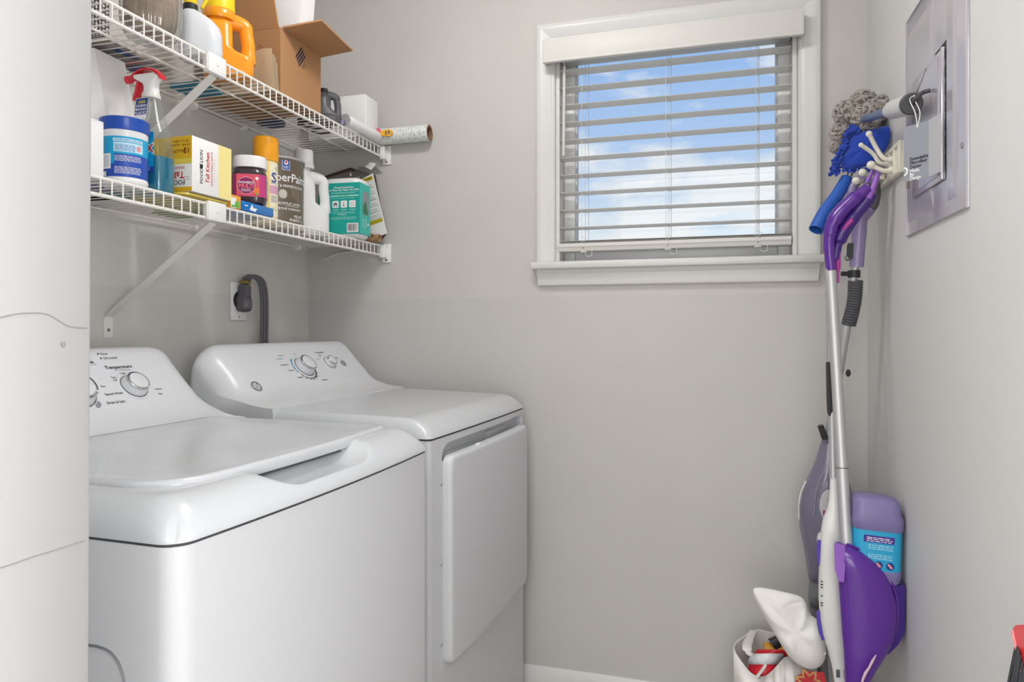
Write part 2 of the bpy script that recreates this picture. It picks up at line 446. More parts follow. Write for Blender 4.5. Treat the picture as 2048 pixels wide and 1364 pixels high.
# ------------------------------------------------------------------ window
win = struct(bpy.data.objects.new('window_1', None)); COL.objects.link(win)
CAS = [(0, 0), (0, 0.010), (0.004, 0.014), (0.012, 0.014), (0.016, 0.017), (0.030, 0.018), (0.040, 0.021), (0.050, 0.0225), (0.057, 0.020), (0.058, 0.0)]  # across from the inner edge, off the wall
def casing(pin, din, lo, hi, mit0, mit1):
    pass
def casing_piece(a, b, out, ma, mb):
    a, b, out = Vector(a), Vector(b), Vector(out); t = (b-a).normalized(); ra = []; rb = []
    for w, h in CAS:
        ra.append(a + out*w + t*(-w if ma else 0) + Vector((0, -h-0.0005, 0))); rb.append(b + out*w + t*(w if mb else 0) + Vector((0, -h-0.0005, 0)))
    return MB().loft([ra, rb]).build('casing', WHITE_TRIM, win)
cx0, cx1, cz0, cz1 = 0.893, 1.606, 1.386, 2.078
casing_piece((cx0, 0, cz0), (cx0, 0, cz1), (-1, 0, 0), False, True)
casing_piece((cx1, 0, cz1), (cx1, 0, cz0), (1, 0, 0), True, False)
casing_piece((cx0, 0, cz1), (cx1, 0, cz1), (0, 0, 1), True, True)
MB().bb(0.819, 1.686, -0.045, 0.085, 1.362, 1.386, 0.008).build('sill', WHITE_TRIM, win)
ap = [(0, 0), (0.014, 0), (0.017, 0.006), (0.017, 0.036), (0.021, 0.040), (0.023, 0.05), (0.014, 0.05), (0, 0.05)]
MB().loft([[(x + (0.004 if (z < 0.02 and s < 0) else -0.004 if z < 0.02 else 0), -d, 1.3125+z) for d, z in ap] for x, s in ((0.835, -1), (1.662, 1))]).build('apron', WHITE_TRIM, win)
SASH = mat('white_vinyl_sash', '#e4e5e6', 0.3)
b = MB()   # lining of the opening
b.bb(wx0-0.001, wx0+0.012, 0.0, 0.12, wz0, wz1); b.bb(wx1-0.012, wx1+0.001, 0.0, 0.12, wz0, wz1); b.bb(wx0, wx1, 0, 0.12, wz1-0.012, wz1+0.001)
b.build('jamb_lining', WHITE_TRIM, win)
b = MB()
for x0, x1, z0, z1 in ((0.905, 0.942, 1.386, 2.073), (1.556, 1.592, 1.386, 2.073), (0.942, 1.556, 1.386, 1.452), (0.942, 1.556, 2.046, 2.073)): b.bb(x0, x1, 0.066, 0.10, z0, z1, 0.004)
b.build('sash_frame', SASH, win)
b = MB()
for x0, x1, z0, z1 in ((0.942, 0.948, 1.452, 2.046), (1.550, 1.556, 1.452, 2.046), (0.942, 1.556, 1.452, 1.458)): b.bb(x0, x1, 0.074, 0.094, z0, z1)
b.build('glazing_bead', mat('pale_glazing_bead', '#c2c6ca', 0.4), win)
b = MB(); b.bb(0.93, 1.57, 0.083, 0.087, 1.44, 2.06); b.build('pane', glass_pane('window_glass'), win)

# ------------------------------------------------------------------ blind
SLAT = mat('white_faux_wood', '#d9d7d3', 0.42, spec=0.4)
bl = thing('window_blind', 'white horizontal slat blind with deep valance in the window, slats open flat', 'blind', (1.24, 0.02, 1.42))
b = MB(); b.box((1.2405, -0.052, 2.036), (0.752, 0.016, 0.076), 0.004)
b.box((1.2405, -0.056, 2.002), (0.750, 0.014, 0.009), 0.003)
b.box((0.868, -0.032, 2.036), (0.006, 0.055, 0.070), 0.002); b.box((1.613, -0.032, 2.036), (0.006, 0.055, 0.070), 0.002)
b.build('valance', SLAT, bl, world=True)
MB().bb(0.909, 1.587, 0.0, 0.05, 2.02, 2.06).build('head_rail', SLAT, bl, world=True)
b = MB()
for i in range(10):
    z = 1.992 - 0.0553*i
    for k in range(1):
        prof = [(-0.025, 0.0), (-0.0235, 0.0013), (-0.012, 0.0026), (0, 0.003), (0.012, 0.0026), (0.0235, 0.0013), (0.025, 0), (0.0235, -0.0013), (0, 0.0), (-0.0235, -0.0013)]
        tl = R(2.0)
        b.loft([[(x, 0.028+d*math.cos(tl)+h*math.sin(tl), z+h*math.cos(tl)-d*math.sin(tl)) for d, h in prof] for x in (0.907, 1.589)])
for z in (1.4475, 1.452):
    b.loft([[(x, 0.024+d, z+h*0.6) for d, h in prof] for x in (0.905, 1.589)])
b.build('slats', SLAT, bl, world=True)
b = MB(); b.loft([[(x, 0.02+d, 1.4195+h) for d, h in ((-0.029, 0.014), (-0.029, 0.024), (0.029, 0.024), (0.029, 0.014), (0.026, 0.0), (-0.022, 0.0), (-0.025, 0.005), (-0.026, 0.011))] for x in (0.900, 1.588)])
b.build('bottom_rail', SLAT, bl, world=True)
CORD = mat('blind_cord', '#d9d9d8', 0.7)
for x in (0.982, 1.24, 1.497):
    b = MB()
    for dx, y in ((-0.006, -0.001), (0.006, 0.055)):
        b.tube([(x+dx, y, 2.02), (x+dx, y, 1.446)], 0.0008, 5)
    b.tube([(x, 0.026, 2.02), (x, 0.026, 1.445)], 0.0008, 5)
    for i in range(10):
        z = 1.990-0.0553*i; b.tube([(x-0.006, -0.001, z-0.002), (x, 0.027, z-0.0025), (x+0.006, 0.055, z-0.004)], 0.0006, 5)
    b.tube(smooth([(x-0.006, -0.011, 1.461), (x+0.010, -0.012, 1.455), (x+0.002, -0.013, 1.447), (x-0.006, -0.013, 1.441)], 5), 0.0008, 5)
    b.build('ladder_cord', CORD, bl, world=True)
    MB().lathe([(0.0105, 0), (0.0115, 0.002), (0.0095, 0.0045), (0.004, 0.005)], (x, 0.0, 1.414), 16).build('cord_button', SLAT, bl, world=True)
    MB().tube(smooth([(x+0.002, 0.0, 1.415), (x+0.012, -0.004, 1.402), (x+0.026, -0.004, 1.405), (x+0.025, -0.002, 1.419)], 6), 0.0009, 5).build('cord_loop', CORD, bl, world=True)
    MB().ball((x, -0.006, 1.428), 0.0018).build('cord_plug', GREY, bl, world=True)
b = MB(); b.cyl((0.923, -0.012, 2.03), (0.923, -0.012, 1.995), 0.0016, n=8); b.cyl((0.923, -0.012, 1.998), (0.921, -0.014, 1.722), 0.0046, n=6); b.ball((0.921, -0.014, 1.72), 0.005)
b.build('tilt_wand', SLAT, bl, world=True)

# ------------------------------------------------------------------ wire shelves
CAPW = mat('white_shelf_plastic', '#f1f0ee', 0.35)
PAINTED = mat('white_painted_steel', '#e4e2dd', 0.4)
def shelf(name, label, z, brace_ends):
    s = thing(name, label, 'shelf', (0.16, -0.75, z))
    y0, y1, xb, xf = -1.60, -0.018, 0.014, 0.293; n = int((y1-y0)/0.0254)
    b = MB()
    for i in range(n+1):
        y = y1 - 0.006 - 0.0254*i
        b.tube([(xb, y, z+0.002), (xf-0.004, y, z+0.002), (xf+0.001, y, z-0.001), (xf+0.0025, y, z-0.005), (xf+0.0025, y, z-0.034)], 0.00165, 6)
    b.build('deck_wires', WIRE, s, world=True)
    MB().cyl((xb, y0, z-0.002), (xb, y1, z-0.002), 0.0032, n=8).build('back_rail', WIRE, s, world=True)
    MB().cyl((0.165, y0, z-0.002), (0.165, y1, z-0.002), 0.003, n=8).build('middle_rail', WIRE, s, world=True)
    for a, c in ((y0, -0.868), (-0.798, y1)):
        MB().cyl((xf, a, z-0.0015), (xf, c, z-0.0015), 0.0034, n=8).build('front_rail', WIRE, s, world=True)
        MB().cyl((xf, a, z-0.0335), (xf, c, z-0.0335), 0.0036, n=8).build('lip_rail', WIRE, s, world=True)
    # joiner over the two lengths of shelf
    j = MB(); j.bb(xf-0.010, xf+0.007, -0.862, -0.802, z-0.038, z+0.006, 0.003); j.build('joiner', CAPW, s, world=True)
    MB().lathe([(0.0045, 0), (0.0045, 0.0012), (0.003, 0.0018), (0.0005, 0.0018)], (xf+0.007, -0.832, z-0.015), 14, 'x').build('screw', CAPW, s, world=True)
    # wall end bracket
    e = MB(); e.bb(xf-0.004, xf+0.028, -0.006, 0.0, z-0.058, z+0.006, 0.002); e.bb(xf-0.006, xf+0.014, -0.026, -0.005, z-0.042, z+0.003, 0.002)
    e.build('end_bracket', CAPW, s, world=True)
    for dz in (-0.002, -0.049):
        MB().lathe([(0.004, 0), (0.0038, -0.0015), (0.0005, -0.002)], (xf+0.012, -0.006, z+dz), 12, 'y').build('screw', SCREW, s, world=True)
    for y in (-0.075, -0.36, -0.57, -1.02, -1.33):
        k = MB(); k.cyl((0, y, z-0.008), (0.008, y, z-0.008), 0.007, n=10); k.box((0.012, y, z-0.003), (0.014, 0.012, 0.014), 0.003); k.tube([(0.010, y, z-0.010), (0.016, y, z-0.011), (0.019, y, z-0.005)], 0.003, 6)
        k.build('wall_clip', CAPW, s, world=True)
    for (yt, zt, yb, zb) in brace_ends:
        T = Vector((xf-0.006, yt, z-0.040)); B = Vector((0.006, yb, zb+0.03)); d = (B-T).normalized()
        side = Vector((0, 1, 0)); nrm = d.cross(side).normalized()
        if nrm.x < 0: nrm = -nrm
        k = MB(); w = 0.0125
        def ring(p, ww, hh): return [p + side*ww + nrm*hh, p + side*ww - nrm*hh*0.2, p + side*(ww-0.003) - nrm*0.004, p - side*(ww-0.003) - nrm*0.004, p - side*ww - nrm*hh*0.2, p - side*ww + nrm*hh]
        k.loft([ring(T, w*0.9, 0.0015), ring(T+d*0.03, w, 0.0015), ring(B-d*0.03, w, 0.0015), ring(B, w*0.8, 0.0015)])
        k.build('support_brace', PAINTED, s, world=True)
        k = MB(); 
        poly = [(-0.011, -0.030), (0.011, -0.030), (0.0125, -0.027), (0.0125, 0.012), (0.009, 0.022), (-0.009, 0.022), (-0.0125, 0.012), (-0.0125, -0.027)]
        k.prism(poly, plane_M((0.0004, yb, zb+0.008), (0, 1, 0), (0, 0, 1)), 0.0025)
        k.build('brace_foot', PAINTED, s, world=True)
        MB().lathe([(0.0045, 0), (0.004, 0.0018), (0.0005, 0.0024)], (0.003, yb, zb-0.004), 12, 'x').build('screw', SCREW, s, world=True)
    return s
LZ, UZ = 1.458, 1.791
shelf('wire_shelf', 'lower white wire shelf, on the long diagonal brace above the washer', LZ, [(-0.832, 0, -0.846, 1.178)])
shelf('wire_shelf', 'upper white wire shelf carrying the cardboard box and orange jug', UZ, [(-0.832, 0, -0.846, UZ-0.28)])
# corner brace under the far end of the lower shelf
cb = thing('shelf_corner_bracket', 'small white angled bracket under the far corner of the lower shelf', 'bracket', (0.07, -0.004, LZ-0.05))
b = MB(); b.tube([(0.055, -0.004, LZ-0.012), (0.062, -0.004, LZ-0.040), (0.120, -0.004, LZ-0.020), (0.19, -0.004, LZ-0.014)], [0.004, 0.005, 0.006, 0.004], 6, flat=0.5)
b.build('strap', PAINTED, cb, world=True)

# ------------------------------------------------------------------ outlet and cord
ol = thing('wall_outlet', 'white dryer outlet plate on the left wall behind the dryer', 'outlet', (0, -0.38, 1.26))
b = MB(); b.box((0.0032, -0.380, 1.2585), (0.006, 0.070, 0.114), 0.0025); b.build('cover_plate', PLASTIC_W, ol, world=True)
MB().lathe([(0.027, 0.0055), (0.027, 0.009), (0.024, 0.010), (0.0005, 0.010)], (0, -0.380, 1.262), 24, 'x').build('socket', DARK, ol, world=True)
for dz in (0.047, -0.047): MB().lathe([(0.003, 0.006), (0.0025, 0.0072), (0.0004, 0.0074)], (0, -0.380, 1.2585+dz), 10, 'x').build('screw', SCREW, ol, world=True)
GC = mat('grey_cord_rubber', '#5d5c61', 0.42)
pc = thing('power_cord', 'dark grey three wire dryer cord arching from the outlet down behind the dryer', 'cord', (0.03, -0.36, 1.26))
b = MB(); MX = plane_M((0.0102, -0.378, 1.255), (0, 1, 0), (0, 0, 1))
b.rr([(0, 0.040, 0.050, 0.012, 0, -0.002), (0.014, 0.044, 0.054, 0.016, 0, -0.002), (0.026, 0.036, 0.046, 0.014, 0, -0.004), (0.033, 0.020, 0.028, 0.009, 0.0, -0.006)], M=MX)
b.rr([(0.002, 0.030, 0.05, 0.008, 0, 0.028), (0.014, 0.034, 0.056, 0.008, 0, 0.030), (0.026, 0.028, 0.05, 0.008, 0, 0.028)], M=MX)
b.build('plug', GC, pc, world=True)
MB().box((0.024, -0.375, 1.316), (0.020, 0.030, 0.010), 0.003).build('strain_clamp', mat('brass', '#a08a50', 0.3, metal=1), pc, world=True)
path = smooth([(0.024, -0.374, 1.312), (0.026, -0.366, 1.330), (0.034, -0.350, 1.336), (0.044, -0.328, 1.322), (0.046, -0.316, 1.285), (0.043, -0.309, 1.235), (0.038, -0.303, 1.185), (0.035, -0.300, 1.135), (0.035, -0.300, 0.95)], 6)
b = MB()
for dy in (-0.008, 0.0, 0.008):
    b.tube([p + Vector((0.004*dy/0.008, dy, 0)) for p in path], 0.0048, 8)
b.build('cable', GC, pc, world=True)
# ------------------------------------------------------------------ washer and dryer
def cut(o, cutters):
    """boolean-subtract closed meshes from an object and keep the result as its mesh"""
    for c in cutters:
        md = o.modifiers.new('b', 'BOOLEAN'); md.operation = 'DIFFERENCE'; md.object = c; md.solver = 'EXACT'
    dg = bpy.context.evaluated_depsgraph_get(); dg.update()
    me = bpy.data.meshes.new_from_object(o.evaluated_get(dg)); o.modifiers.clear()
    old = o.data; nm = old.name; o.data = me; bpy.data.meshes.remove(old); me.name = nm
    for c in cutters:
        m = c.data; bpy.data.objects.remove(c); bpy.data.meshes.remove(m)
    return o

def front_u(v, hw, uf, bow): return uf - bow*(v/hw)**2
def outline(hw, uf, ub, bow, r, ins=0.0, n=14):
    """plan outline of an appliance with a bowed front and rounded front corners"""
    h = hw-ins; f = lambda v: front_u(v, hw, uf, bow) - ins; pts = []
    for k in range(n+1):
        v = -(h-r) + 2*(h-r)*k/n; pts.append((f(v), v))
    uc = f(h-r) - r
    for k in range(1, 6): a = PI/2*k/6; pts.append((uc + r*math.cos(a), h-r + r*math.sin(a)))
    pts.append((uc, h)); pts.append((ub+ins, h)); pts.append((ub+ins, -h)); pts.append((uc, -h))
    for k in range(1, 6): a = PI/2*k/6; pts.append((uc + r*math.sin(a), -(h-r) - r*math.cos(a)))
    return pts
def deck(hw, uf, ub, bow, r, zfun, zb, nu=70, nv=90):
    """top of an appliance as a height field, denser at its edges, closed by a skirt"""
    b = MB(); bm = b.bm
    ease = lambda t: t + 0.30*math.sin(2*PI*t)/(2*PI)*-1*-1 if False else 0.5-0.5*math.cos(PI*t)
    def pt(i, j):
        tu, tv = ease(i/nu), -1+2*ease(j/nv)
        v = tv*hw; fu = front_u(v, hw, uf, bow); u = ub + (fu-ub)*tu
        eu, ev = fu-u, hw-abs(v)
        if eu < r and ev < r:      # round the front corners in plan
            dx, dy = (r-eu)/r, (r-ev)/r; l = math.hypot(dx, dy); k = max(dx, dy)/l if l > 1e-9 else 1
            u = fu - r + dx*k*r; v = math.copysign(hw - r + dy*k*r, v)
            return u, v, zfun(u, v, eu, ev)
        return u, v, zfun(u, v, eu, ev)
    V = [[bm.verts.new(pt(i, j)) for j in range(nv+1)] for i in range(nu+1)]
    for i in range(nu):
        for j in range(nv): bm.faces.new((V[i][j], V[i+1][j], V[i+1][j+1], V[i][j+1]))
    rim = V[0][:] + [V[i][nv] for i in range(1, nu+1)] + [V[nu][j] for j in range(nv-1, -1, -1)] + [V[i][0] for i in range(nu-1, 0, -1)]
    low = [bm.verts.new((w.co.x, w.co.y, zb)) for w in rim]; n = len(rim)
    for k in range(n): bm.faces.new((rim[k], rim[(k+1) % n], low[(k+1) % n], low[k]))
    bm.faces.new(low)
    return b
def roll(e, w, h):
    """how far a rounded edge has dropped at distance e inside it"""
    if e >= w: return 0.0
    t = 1 - e/w
    return h*(1 - math.sqrt(max(0, 1 - t*t)))*0.62 + h*0.38*t*t
CONS = [(-0.372, 0.93), (-0.372, 1.118), (-0.366, 1.130), (-0.352, 1.136), (-0.300, 1.136), (-0.283, 1.132), (-0.270, 1.122), (-0.254, 1.105), (-0.235, 1.0855), (-0.215, 1.064), (-0.197, 1.045), (-0.180, 1.0255), (-0.160, 1.008), (-0.140, 0.994), (-0.122, 0.986), (-0.100, 0.9815), (-0.070, 0.9795), (-0.066, 0.93)]
END_S = ((0, 0.040), (0.002, 0.030), (0.006, 0.021), (0.012, 0.0135), (0.020, 0.0075), (0.030, 0.003), (0.042, 0.0008), (0.055, 0))
END_L = ((0, 0.062), (0.003, 0.050), (0.008, 0.040), (0.016, 0.029), (0.026, 0.0195), (0.038, 0.0115), (0.052, 0.005), (0.066, 0.0015), (0.082, 0))
def console(hw, prof=CONS, ctr=(-0.30, 1.02), left=END_S, right=END_S):
    b = MB(); ctr = Vector(ctr)
    rings = [(-hw+e, s) for e, s in left] + [(-hw+0.30, 0), (hw-0.30, 0)] + [(hw-e, s) for e, s in reversed(right)]
    out = []
    for v, s in rings:
        q = []
        for x, z in prof:
            d = Vector((x, z)) - ctr
            if z > 0.985:
                k = min(1, (z-0.985)/0.03); l = d.length; d = d*(max(0.02, l - s*k)/l)
            p = ctr + d; q.append((p.x, v, p.y))
        out.append(q)
    return b.loft(out)
FA, FB = Vector((-0.257, 0, 1.1085)), Vector((-0.180, 0, 1.0255))
FUP = (FA-FB).normalized(); FN = Vector((0, 1, 0)).cross(FUP)
def face(v, t, A=FA): return A + FUP*t + Vector((0, v, 0))
def dial(parent, v, t, r, h, name='dial', A=FA, ptr=200):
    M = plane_M(face(v, t, A), (0, 1, 0), FUP)
    b = MB(); b.lathe([(r*1.22, -0.004), (r*1.20, 0.0015), (r*1.06, 0.0025), (r*1.04, 0.002), (r*0.5, 0.002)], n=40); b.xf(M); bz = b.build('dial_seat', PANEL_W, parent)
    b = MB(); b.lathe([(r*1.03, 0.002), (r*1.03, 0.0032), (r*1.0, 0.0032), (r*0.99, 0.002)], n=40); b.xf(M); b.build('shadow_ring', GREY, parent)
    b = MB(); b.lathe([(r*0.99, 0.002), (r*0.985, h*0.18), (r*0.90, h*0.50), (r*0.84, h*0.72), (r*0.83, h*0.78)], n=40, cap=False); b.xf(M); d = b.build(name, PANEL_W, parent)
    b = MB(); b.lathe([(r*0.835, h*0.74), (r*0.86, h*0.80), (r*0.85, h*0.93), (r*0.80, h*0.99), (r*0.70, h*0.995)], n=40, cap=False); b.xf(M); b.build('chrome_ring', CHROME, d)
    b = MB(); b.lathe([(r*0.72, h*0.98), (r*0.68, h), (0.0005, h*1.01)], n=40); b.xf(M); b.build('dial_cap', PANEL_W, d)
    b = MB(); a = R(ptr); b.box((math.cos(a)*r*0.80, math.sin(a)*r*0.80, h*0.99), (r*0.20, r*0.10, 0.002), 0.0006, Matrix.Rotation(a, 3, 'Z')); b.xf(M); b.build('pointer', PANEL_W, d)
    return d
BLUEINK = mat('blue_ink', '#2f9bc4', 0.5)

# ---- washer
wm = thing('washing_machine', 'white top load washing machine with lid handle pocket, nearest the camera', 'washing machine', (0.43, -1.165, 0), R(-1.7))
HW = 0.339; UF, BOW = 0.396, 0.013
b = MB(); b.loft([[(u, v, z) for u, v in outline(HW-0.002, UF-0.002, -0.372, BOW, 0.029)] for z in (0.02, 0.05, 0.60, 0.9285)])
CABW = mat('white_powder_coat', '#d2d4d8', 0.38, spec=0.45)
b.build('cabinet', CABW, wm)
for x, y in ((0.32, 0.28), (0.32, -0.28), (-0.32, 0.28), (-0.32, -0.28)): MB().cyl((x, y, 0), (x, y, 0.022), 0.022, n=14).build('foot', DARK, wm)
b = MB(); b.loft([[(u, v, z) for u, v in outline(HW, UF, -0.372, BOW, 0.029, 0.0040)] for z in (0.9270, 0.9335)]); b.build('seam', GAP, wm)
def wz(u, v, eu, ev):
    z = 0.9785 - 0.046*(1 - (1 - roll(eu, 0.066, 1.0))*(1 - roll(ev, 0.052, 1.0)))
    z = max(z, 0.9325)
    vc, hv = -0.012, 0.150
    t = abs((v-vc)/hv)
    if t < 1.1 and u > 0.3195:
        tt = max(0, (t-0.52)/0.48); side = tt*tt*0.040*(1 if v > vc else 1)
        k = (u-0.325)/0.06
        fl = 0.9465 + side + max(0, k-0.35)**2*0.018
        # soft minimum of the bezel and the scoop
        w = 0.006; h = max(0, min(1, 0.5 + 0.5*(fl-z)/w)); z = fl*(1-h) + z*h - w*h*(1-h)
    return z
deck(HW, UF, -0.372, BOW, 0.03, wz, 0.9335, 110, 120).build('top_panel', ENAMEL, wm, sharp=80)
console(HW-0.004).build('control_panel', PANEL_W, wm, sharp=60)
def lid_outline(ins, n=10):
    h0, h1, r, rb = -0.286+ins, 0.284-ins, 0.080-ins*0.6, 0.026-ins*0.2; f = lambda v: 0.330 - 0.016*((v-0.0)/0.30)**2 - ins; pts = []; ub = -0.112+ins
    for k in range(n+1): v = h0+r + (h1-h0-r-rb)*k/n; pts.append((f(v), v))
    for k in range(1, 8): a = PI/2*k/8; pts.append((f(h1-rb)-rb+rb*math.cos(a), h1-rb+rb*math.sin(a)))
    pts += [(f(h1-rb)-rb, h1), (ub, h1), (ub, h0), (f(h0+r)-r, h0)]
    for k in range(1, 8): a = PI/2*k/8; pts.append((f(h0+r)-r+r*math.sin(a), h0+r-r*math.cos(a)))
    return pts
b = MB(); b.loft([[(u, v, z) for u, v in lid_outline(i)] for i, z in ((0.002, 0.968), (0.0, 0.972), (0.0, 0.981), (0.002, 0.9845), (0.006, 0.9862), (0.012, 0.9857), (0.026, 0.9830), (0.045, 0.9815), (0.10, 0.981))])
b.build('lid', ENAMEL, wm, sharp=60)
b = MB(); b.bb(0.314, 0.3245, -0.128, 0.098, 0.9635, 0.9675); b.build('handle_gap', GAP, wm)
b = MB(); b.tube(smooth([(-0.115, -0.282, 0.9835), (-0.115, 0.266, 0.9835)], 4), 0.0022, 6); b.build('hinge_line', GREYINK, wm)
dial(wm, 0.163, -0.070, 0.0285, 0.0215, ptr=-60)
dial(wm, 0.028, -0.070, 0.0390, 0.024, 'cycle_dial', ptr=-40)
FM = plane_M(FA + FN*0.0008, (0, 1, 0), FUP)
lettering(wm, [('Temperature', 0.160, -0.015, 0.0085), ('Cold', 0.158, -0.033, 0.0046), ('Tap', 0.131, -0.042, 0.0046), ('Cold', 0.132, -0.049, 0.0046), ('Warm', 0.219, -0.083, 0.0046), ('Hot', 0.215, -0.096, 0.0046),
    ('Pause', 0.139, 0.0225, 0.0052, 'l'), ('Lid Locked', 0.139, 0.0105, 0.0052, 'l'), ('Soak', 0.112, 0.002, 0.0075, 'r'), ('Speed Wash', 0.086, -0.083, 0.0058, 'l'), ('Drain & Spin', 0.078, -0.104, 0.0058, 'l'), ('Eco', 0.090, -0.062, 0.0046, 'l')], BLACK, FM, bold=0.02)
lettering(wm, [('for Cold Rinses', 0.164, -0.0235, 0.0042), ('on or off', 0.114, -0.005, 0.0042, 'r')], GREYINK, FM)
patch(wm, [('r', 0.132, 0.1355, 0.021, 0.0245), ('r', 0.132, 0.1355, 0.009, 0.0125)], BLACK, FM, 'indicator_light')
b = MB(); b.lathe([(0.009, -0.002), (0.009, 0.0015), (0.008, 0.0022), (0.0005, 0.0024)], n=24); b.xf(plane_M(face(0.056, -0.103), (0, 1, 0), FUP)); b.build('start_button', mat('grey_button', '#8e9195', 0.4), wm)
# grey door-shaped line low on the side facing the camera
pth = smooth([at(*p, -1.5108) for p in ((120, 1288), (178, 1291), (198, 1294), (218, 1302), (233, 1317), (243, 1336), (250, 1364), (253, 1400))], 5)
b = MB(); b.tube(pth, 0.0024, 6, flat=0.5); b.build('side_groove', mat('groove_grey', '#77797c', 0.5), wm, world=True)

# ---- dryer
dr = thing('clothes_dryer', 'white front load dryer with closed door standing against the window wall', 'dryer', (0.42, -0.382, 0), R(-2.5))
DHW, DUF, DBOW = 0.337, 0.378, 0.005
b = MB(); b.loft([[(u, v, z) for u, v in outline(DHW-0.001, DUF-0.001, -0.36, DBOW, 0.012)] for z in (0.02, 0.5, 0.9275)])
cab = b.build('cabinet', CABW, dr)
c = MB(); prof = []
cy = [(-0.278, 0.873), (-0.276, 0.886), (-0.268, 0.900), (-0.255, 0.909), (-0.238, 0.9125), (0.306, 0.9125), (0.310, 0.909), (0.310, 0.871)]
c.loft([[(0.352, v, z) for v, z in cy], [(0.40, v, z) for v, z in cy]])
cut(cab, [c.build('cutter', CABW, dr)]); cab.data.polygons.foreach_set('use_smooth', [True]*len(cab.data.polygons)); cab.data.set_sharp_from_angle(angle=R(30))
RG = mat('grey_recess_plastic', '#c6c9cc', 0.4)
b = MB(); b.bb(0.350, 0.3535, -0.280, 0.312, 0.868, 0.914); b.bb(0.353, 0.362, -0.270, -0.06, 0.868, 0.884, 0.003); b.bb(0.353, 0.358, 0.045, 0.20, 0.868, 0.896, 0.003)
b.build('handle_recess', RG, dr)
for x, y in ((0.31, 0.28), (0.31, -0.28), (-0.31, 0.28), (-0.31, -0.28)): MB().cyl((x, y, 0), (x, y, 0.022), 0.022, n=14).build('foot', DARK, dr)
b = MB(); b.loft([[(u, v, z) for u, v in outline(DHW-0.002, DUF, -0.36, DBOW, 0.014, 0.002)] for z in (0.9260, 0.9325)]); b.build('seam', GAP, dr)
def dz(u, v, eu, ev):
    base = 0.9830 - 0.009*max(0, min(1, (u+0.08)/0.40))
    return max(0.9325, base - 0.0435*(1 - (1 - roll(eu, 0.072, 1.0))*(1 - roll(ev, 0.028, 1.0))))
deck(DHW, DUF, -0.36, DBOW, 0.014, dz, 0.9325, 90, 90).build('top_panel', ENAMEL, dr, sharp=80)
dprof = [(x+0.024, z+0.0048 if 0.95 < z < 1.0 else z-0.001 if z > 1.0 else z) for x, z in CONS]; dprof[:5] = [(-0.300, 0.93), (-0.300, 1.118), (-0.295, 1.129), (-0.285, 1.1345), (-0.272, 1.1352)]
console(DHW-0.003, dprof, (-0.285, 1.00), END_L, END_S).build('control_panel', PANEL_W, dr, sharp=60)
# bowed door
b = MB(); rings = []
def door_ring(ins, dep):
    v0, v1, z0, z1, r = -0.270+ins, 0.304-ins, 0.405+ins, 0.884-ins, 0.022; pts = []
    for cv, cz, a in ((v1-r, z1-r, 0), (v0+r, z1-r, PI/2), (v0+r, z0+r, PI), (v1-r, z0+r, 1.5*PI)):
        for k in range(7):
            t = a+PI/2*k/6; pts.append((cv+r*math.cos(t), cz+r*math.sin(t)))
    ex = []
    for i, p in enumerate(pts):       # extra points along the long top and bottom edges so the door can bow
        ex.append(p); q = pts[(i+1) % len(pts)]
        if abs(q[0]-p[0]) > 0.2: ex += [(p[0]+(q[0]-p[0])*k/10, p[1]) for k in range(1, 10)]
    return [(DUF + dep - 0.007*((v-0.01)/0.30)**2, v, z - (0.006*(1-((v-0.01)/0.3)**2) if z < 0.5 else 0)) for v, z in ex]
b.loft([door_ring(0.004, -0.004), door_ring(0.0, 0.0), door_ring(0.0, 0.016), door_ring(0.002, 0.020), door_ring(0.006, 0.0225), door_ring(0.012, 0.0232)])
b.build('door', CABW, dr, sharp=40)
b = MB(); b.box((0.388, -0.085, 0.8855), (0.012, 0.025, 0.004), 0.0015); b.build('door_catch', PLASTIC_W, dr)
for z in (0.822, 0.640, 0.455):
    MB().lathe([(0.004, 0), (0.0035, 0.0015), (0.0005, 0.0018)], (DUF-0.0045, -0.280, z), 10, 'x').build('screw', SCREW, dr)
DA = FA + Vector((0.024, 0, -0.001))
dial(dr, -0.006, -0.060, 0.0330, 0.026, 'cycle_dial', DA, ptr=-50); dial(dr, 0.131, -0.052, 0.0215, 0.018, 'temperature_dial', DA, ptr=140)
DM = plane_M(DA + FN*0.0008, (0, 1, 0), FUP)
M2 = plane_M(face(0.203, -0.058, DA) + FN*0.0005, (0, 1, 0), FUP)
b = MB(); b.lathe([(0.0115, -0.002), (0.0115, 0.002), (0.0100, 0.003), (0.0005, 0.0032)], n=24); b.xf(M2); b.build('start_button', mat('grey_button', '#8e9195', 0.4), dr)
lettering(dr, [('Temperature', 0.122, -0.007, 0.0058), ('High', 0.112, -0.020, 0.0040), ('Low', 0.090, -0.033, 0.0040), ('Start', 0.190, -0.034, 0.0052), ('Easy Care', -0.058, -0.011, 0.0040, 'r'), ('Normal Dry', -0.066, -0.045, 0.0046, 'r'), ('More Dry', -0.058, -0.067, 0.0046, 'r'), ('Optimum', -0.044, -0.094, 0.0046, 'r'), ('Timed Dry', 0.030, -0.113, 0.0050, 'l'),
    ('60', -0.036, -0.101, 0.0036), ('50', -0.020, -0.107, 0.0036), ('40', -0.004, -0.109, 0.0036), ('30', 0.012, -0.106, 0.0036), ('20', 0.028, -0.098, 0.0036), ('10', 0.038, -0.085, 0.0036), ('Off', -0.004, -0.009, 0.0040)], BLACK, DM, bold=0.015)
lettering(dr, [('Cottons', -0.070, -0.022, 0.0056, 'r')], BLUEINK, DM, bold=0.015)
patch(dr, [('o', -0.006, -0.060, 0.0415, 0.0465, a, a+17) for a in (130, 150, 170)] + [('o', -0.006, -0.060, 0.0415, 0.0465, 190, 204)], BLUEINK, DM, 'cycle_marks')
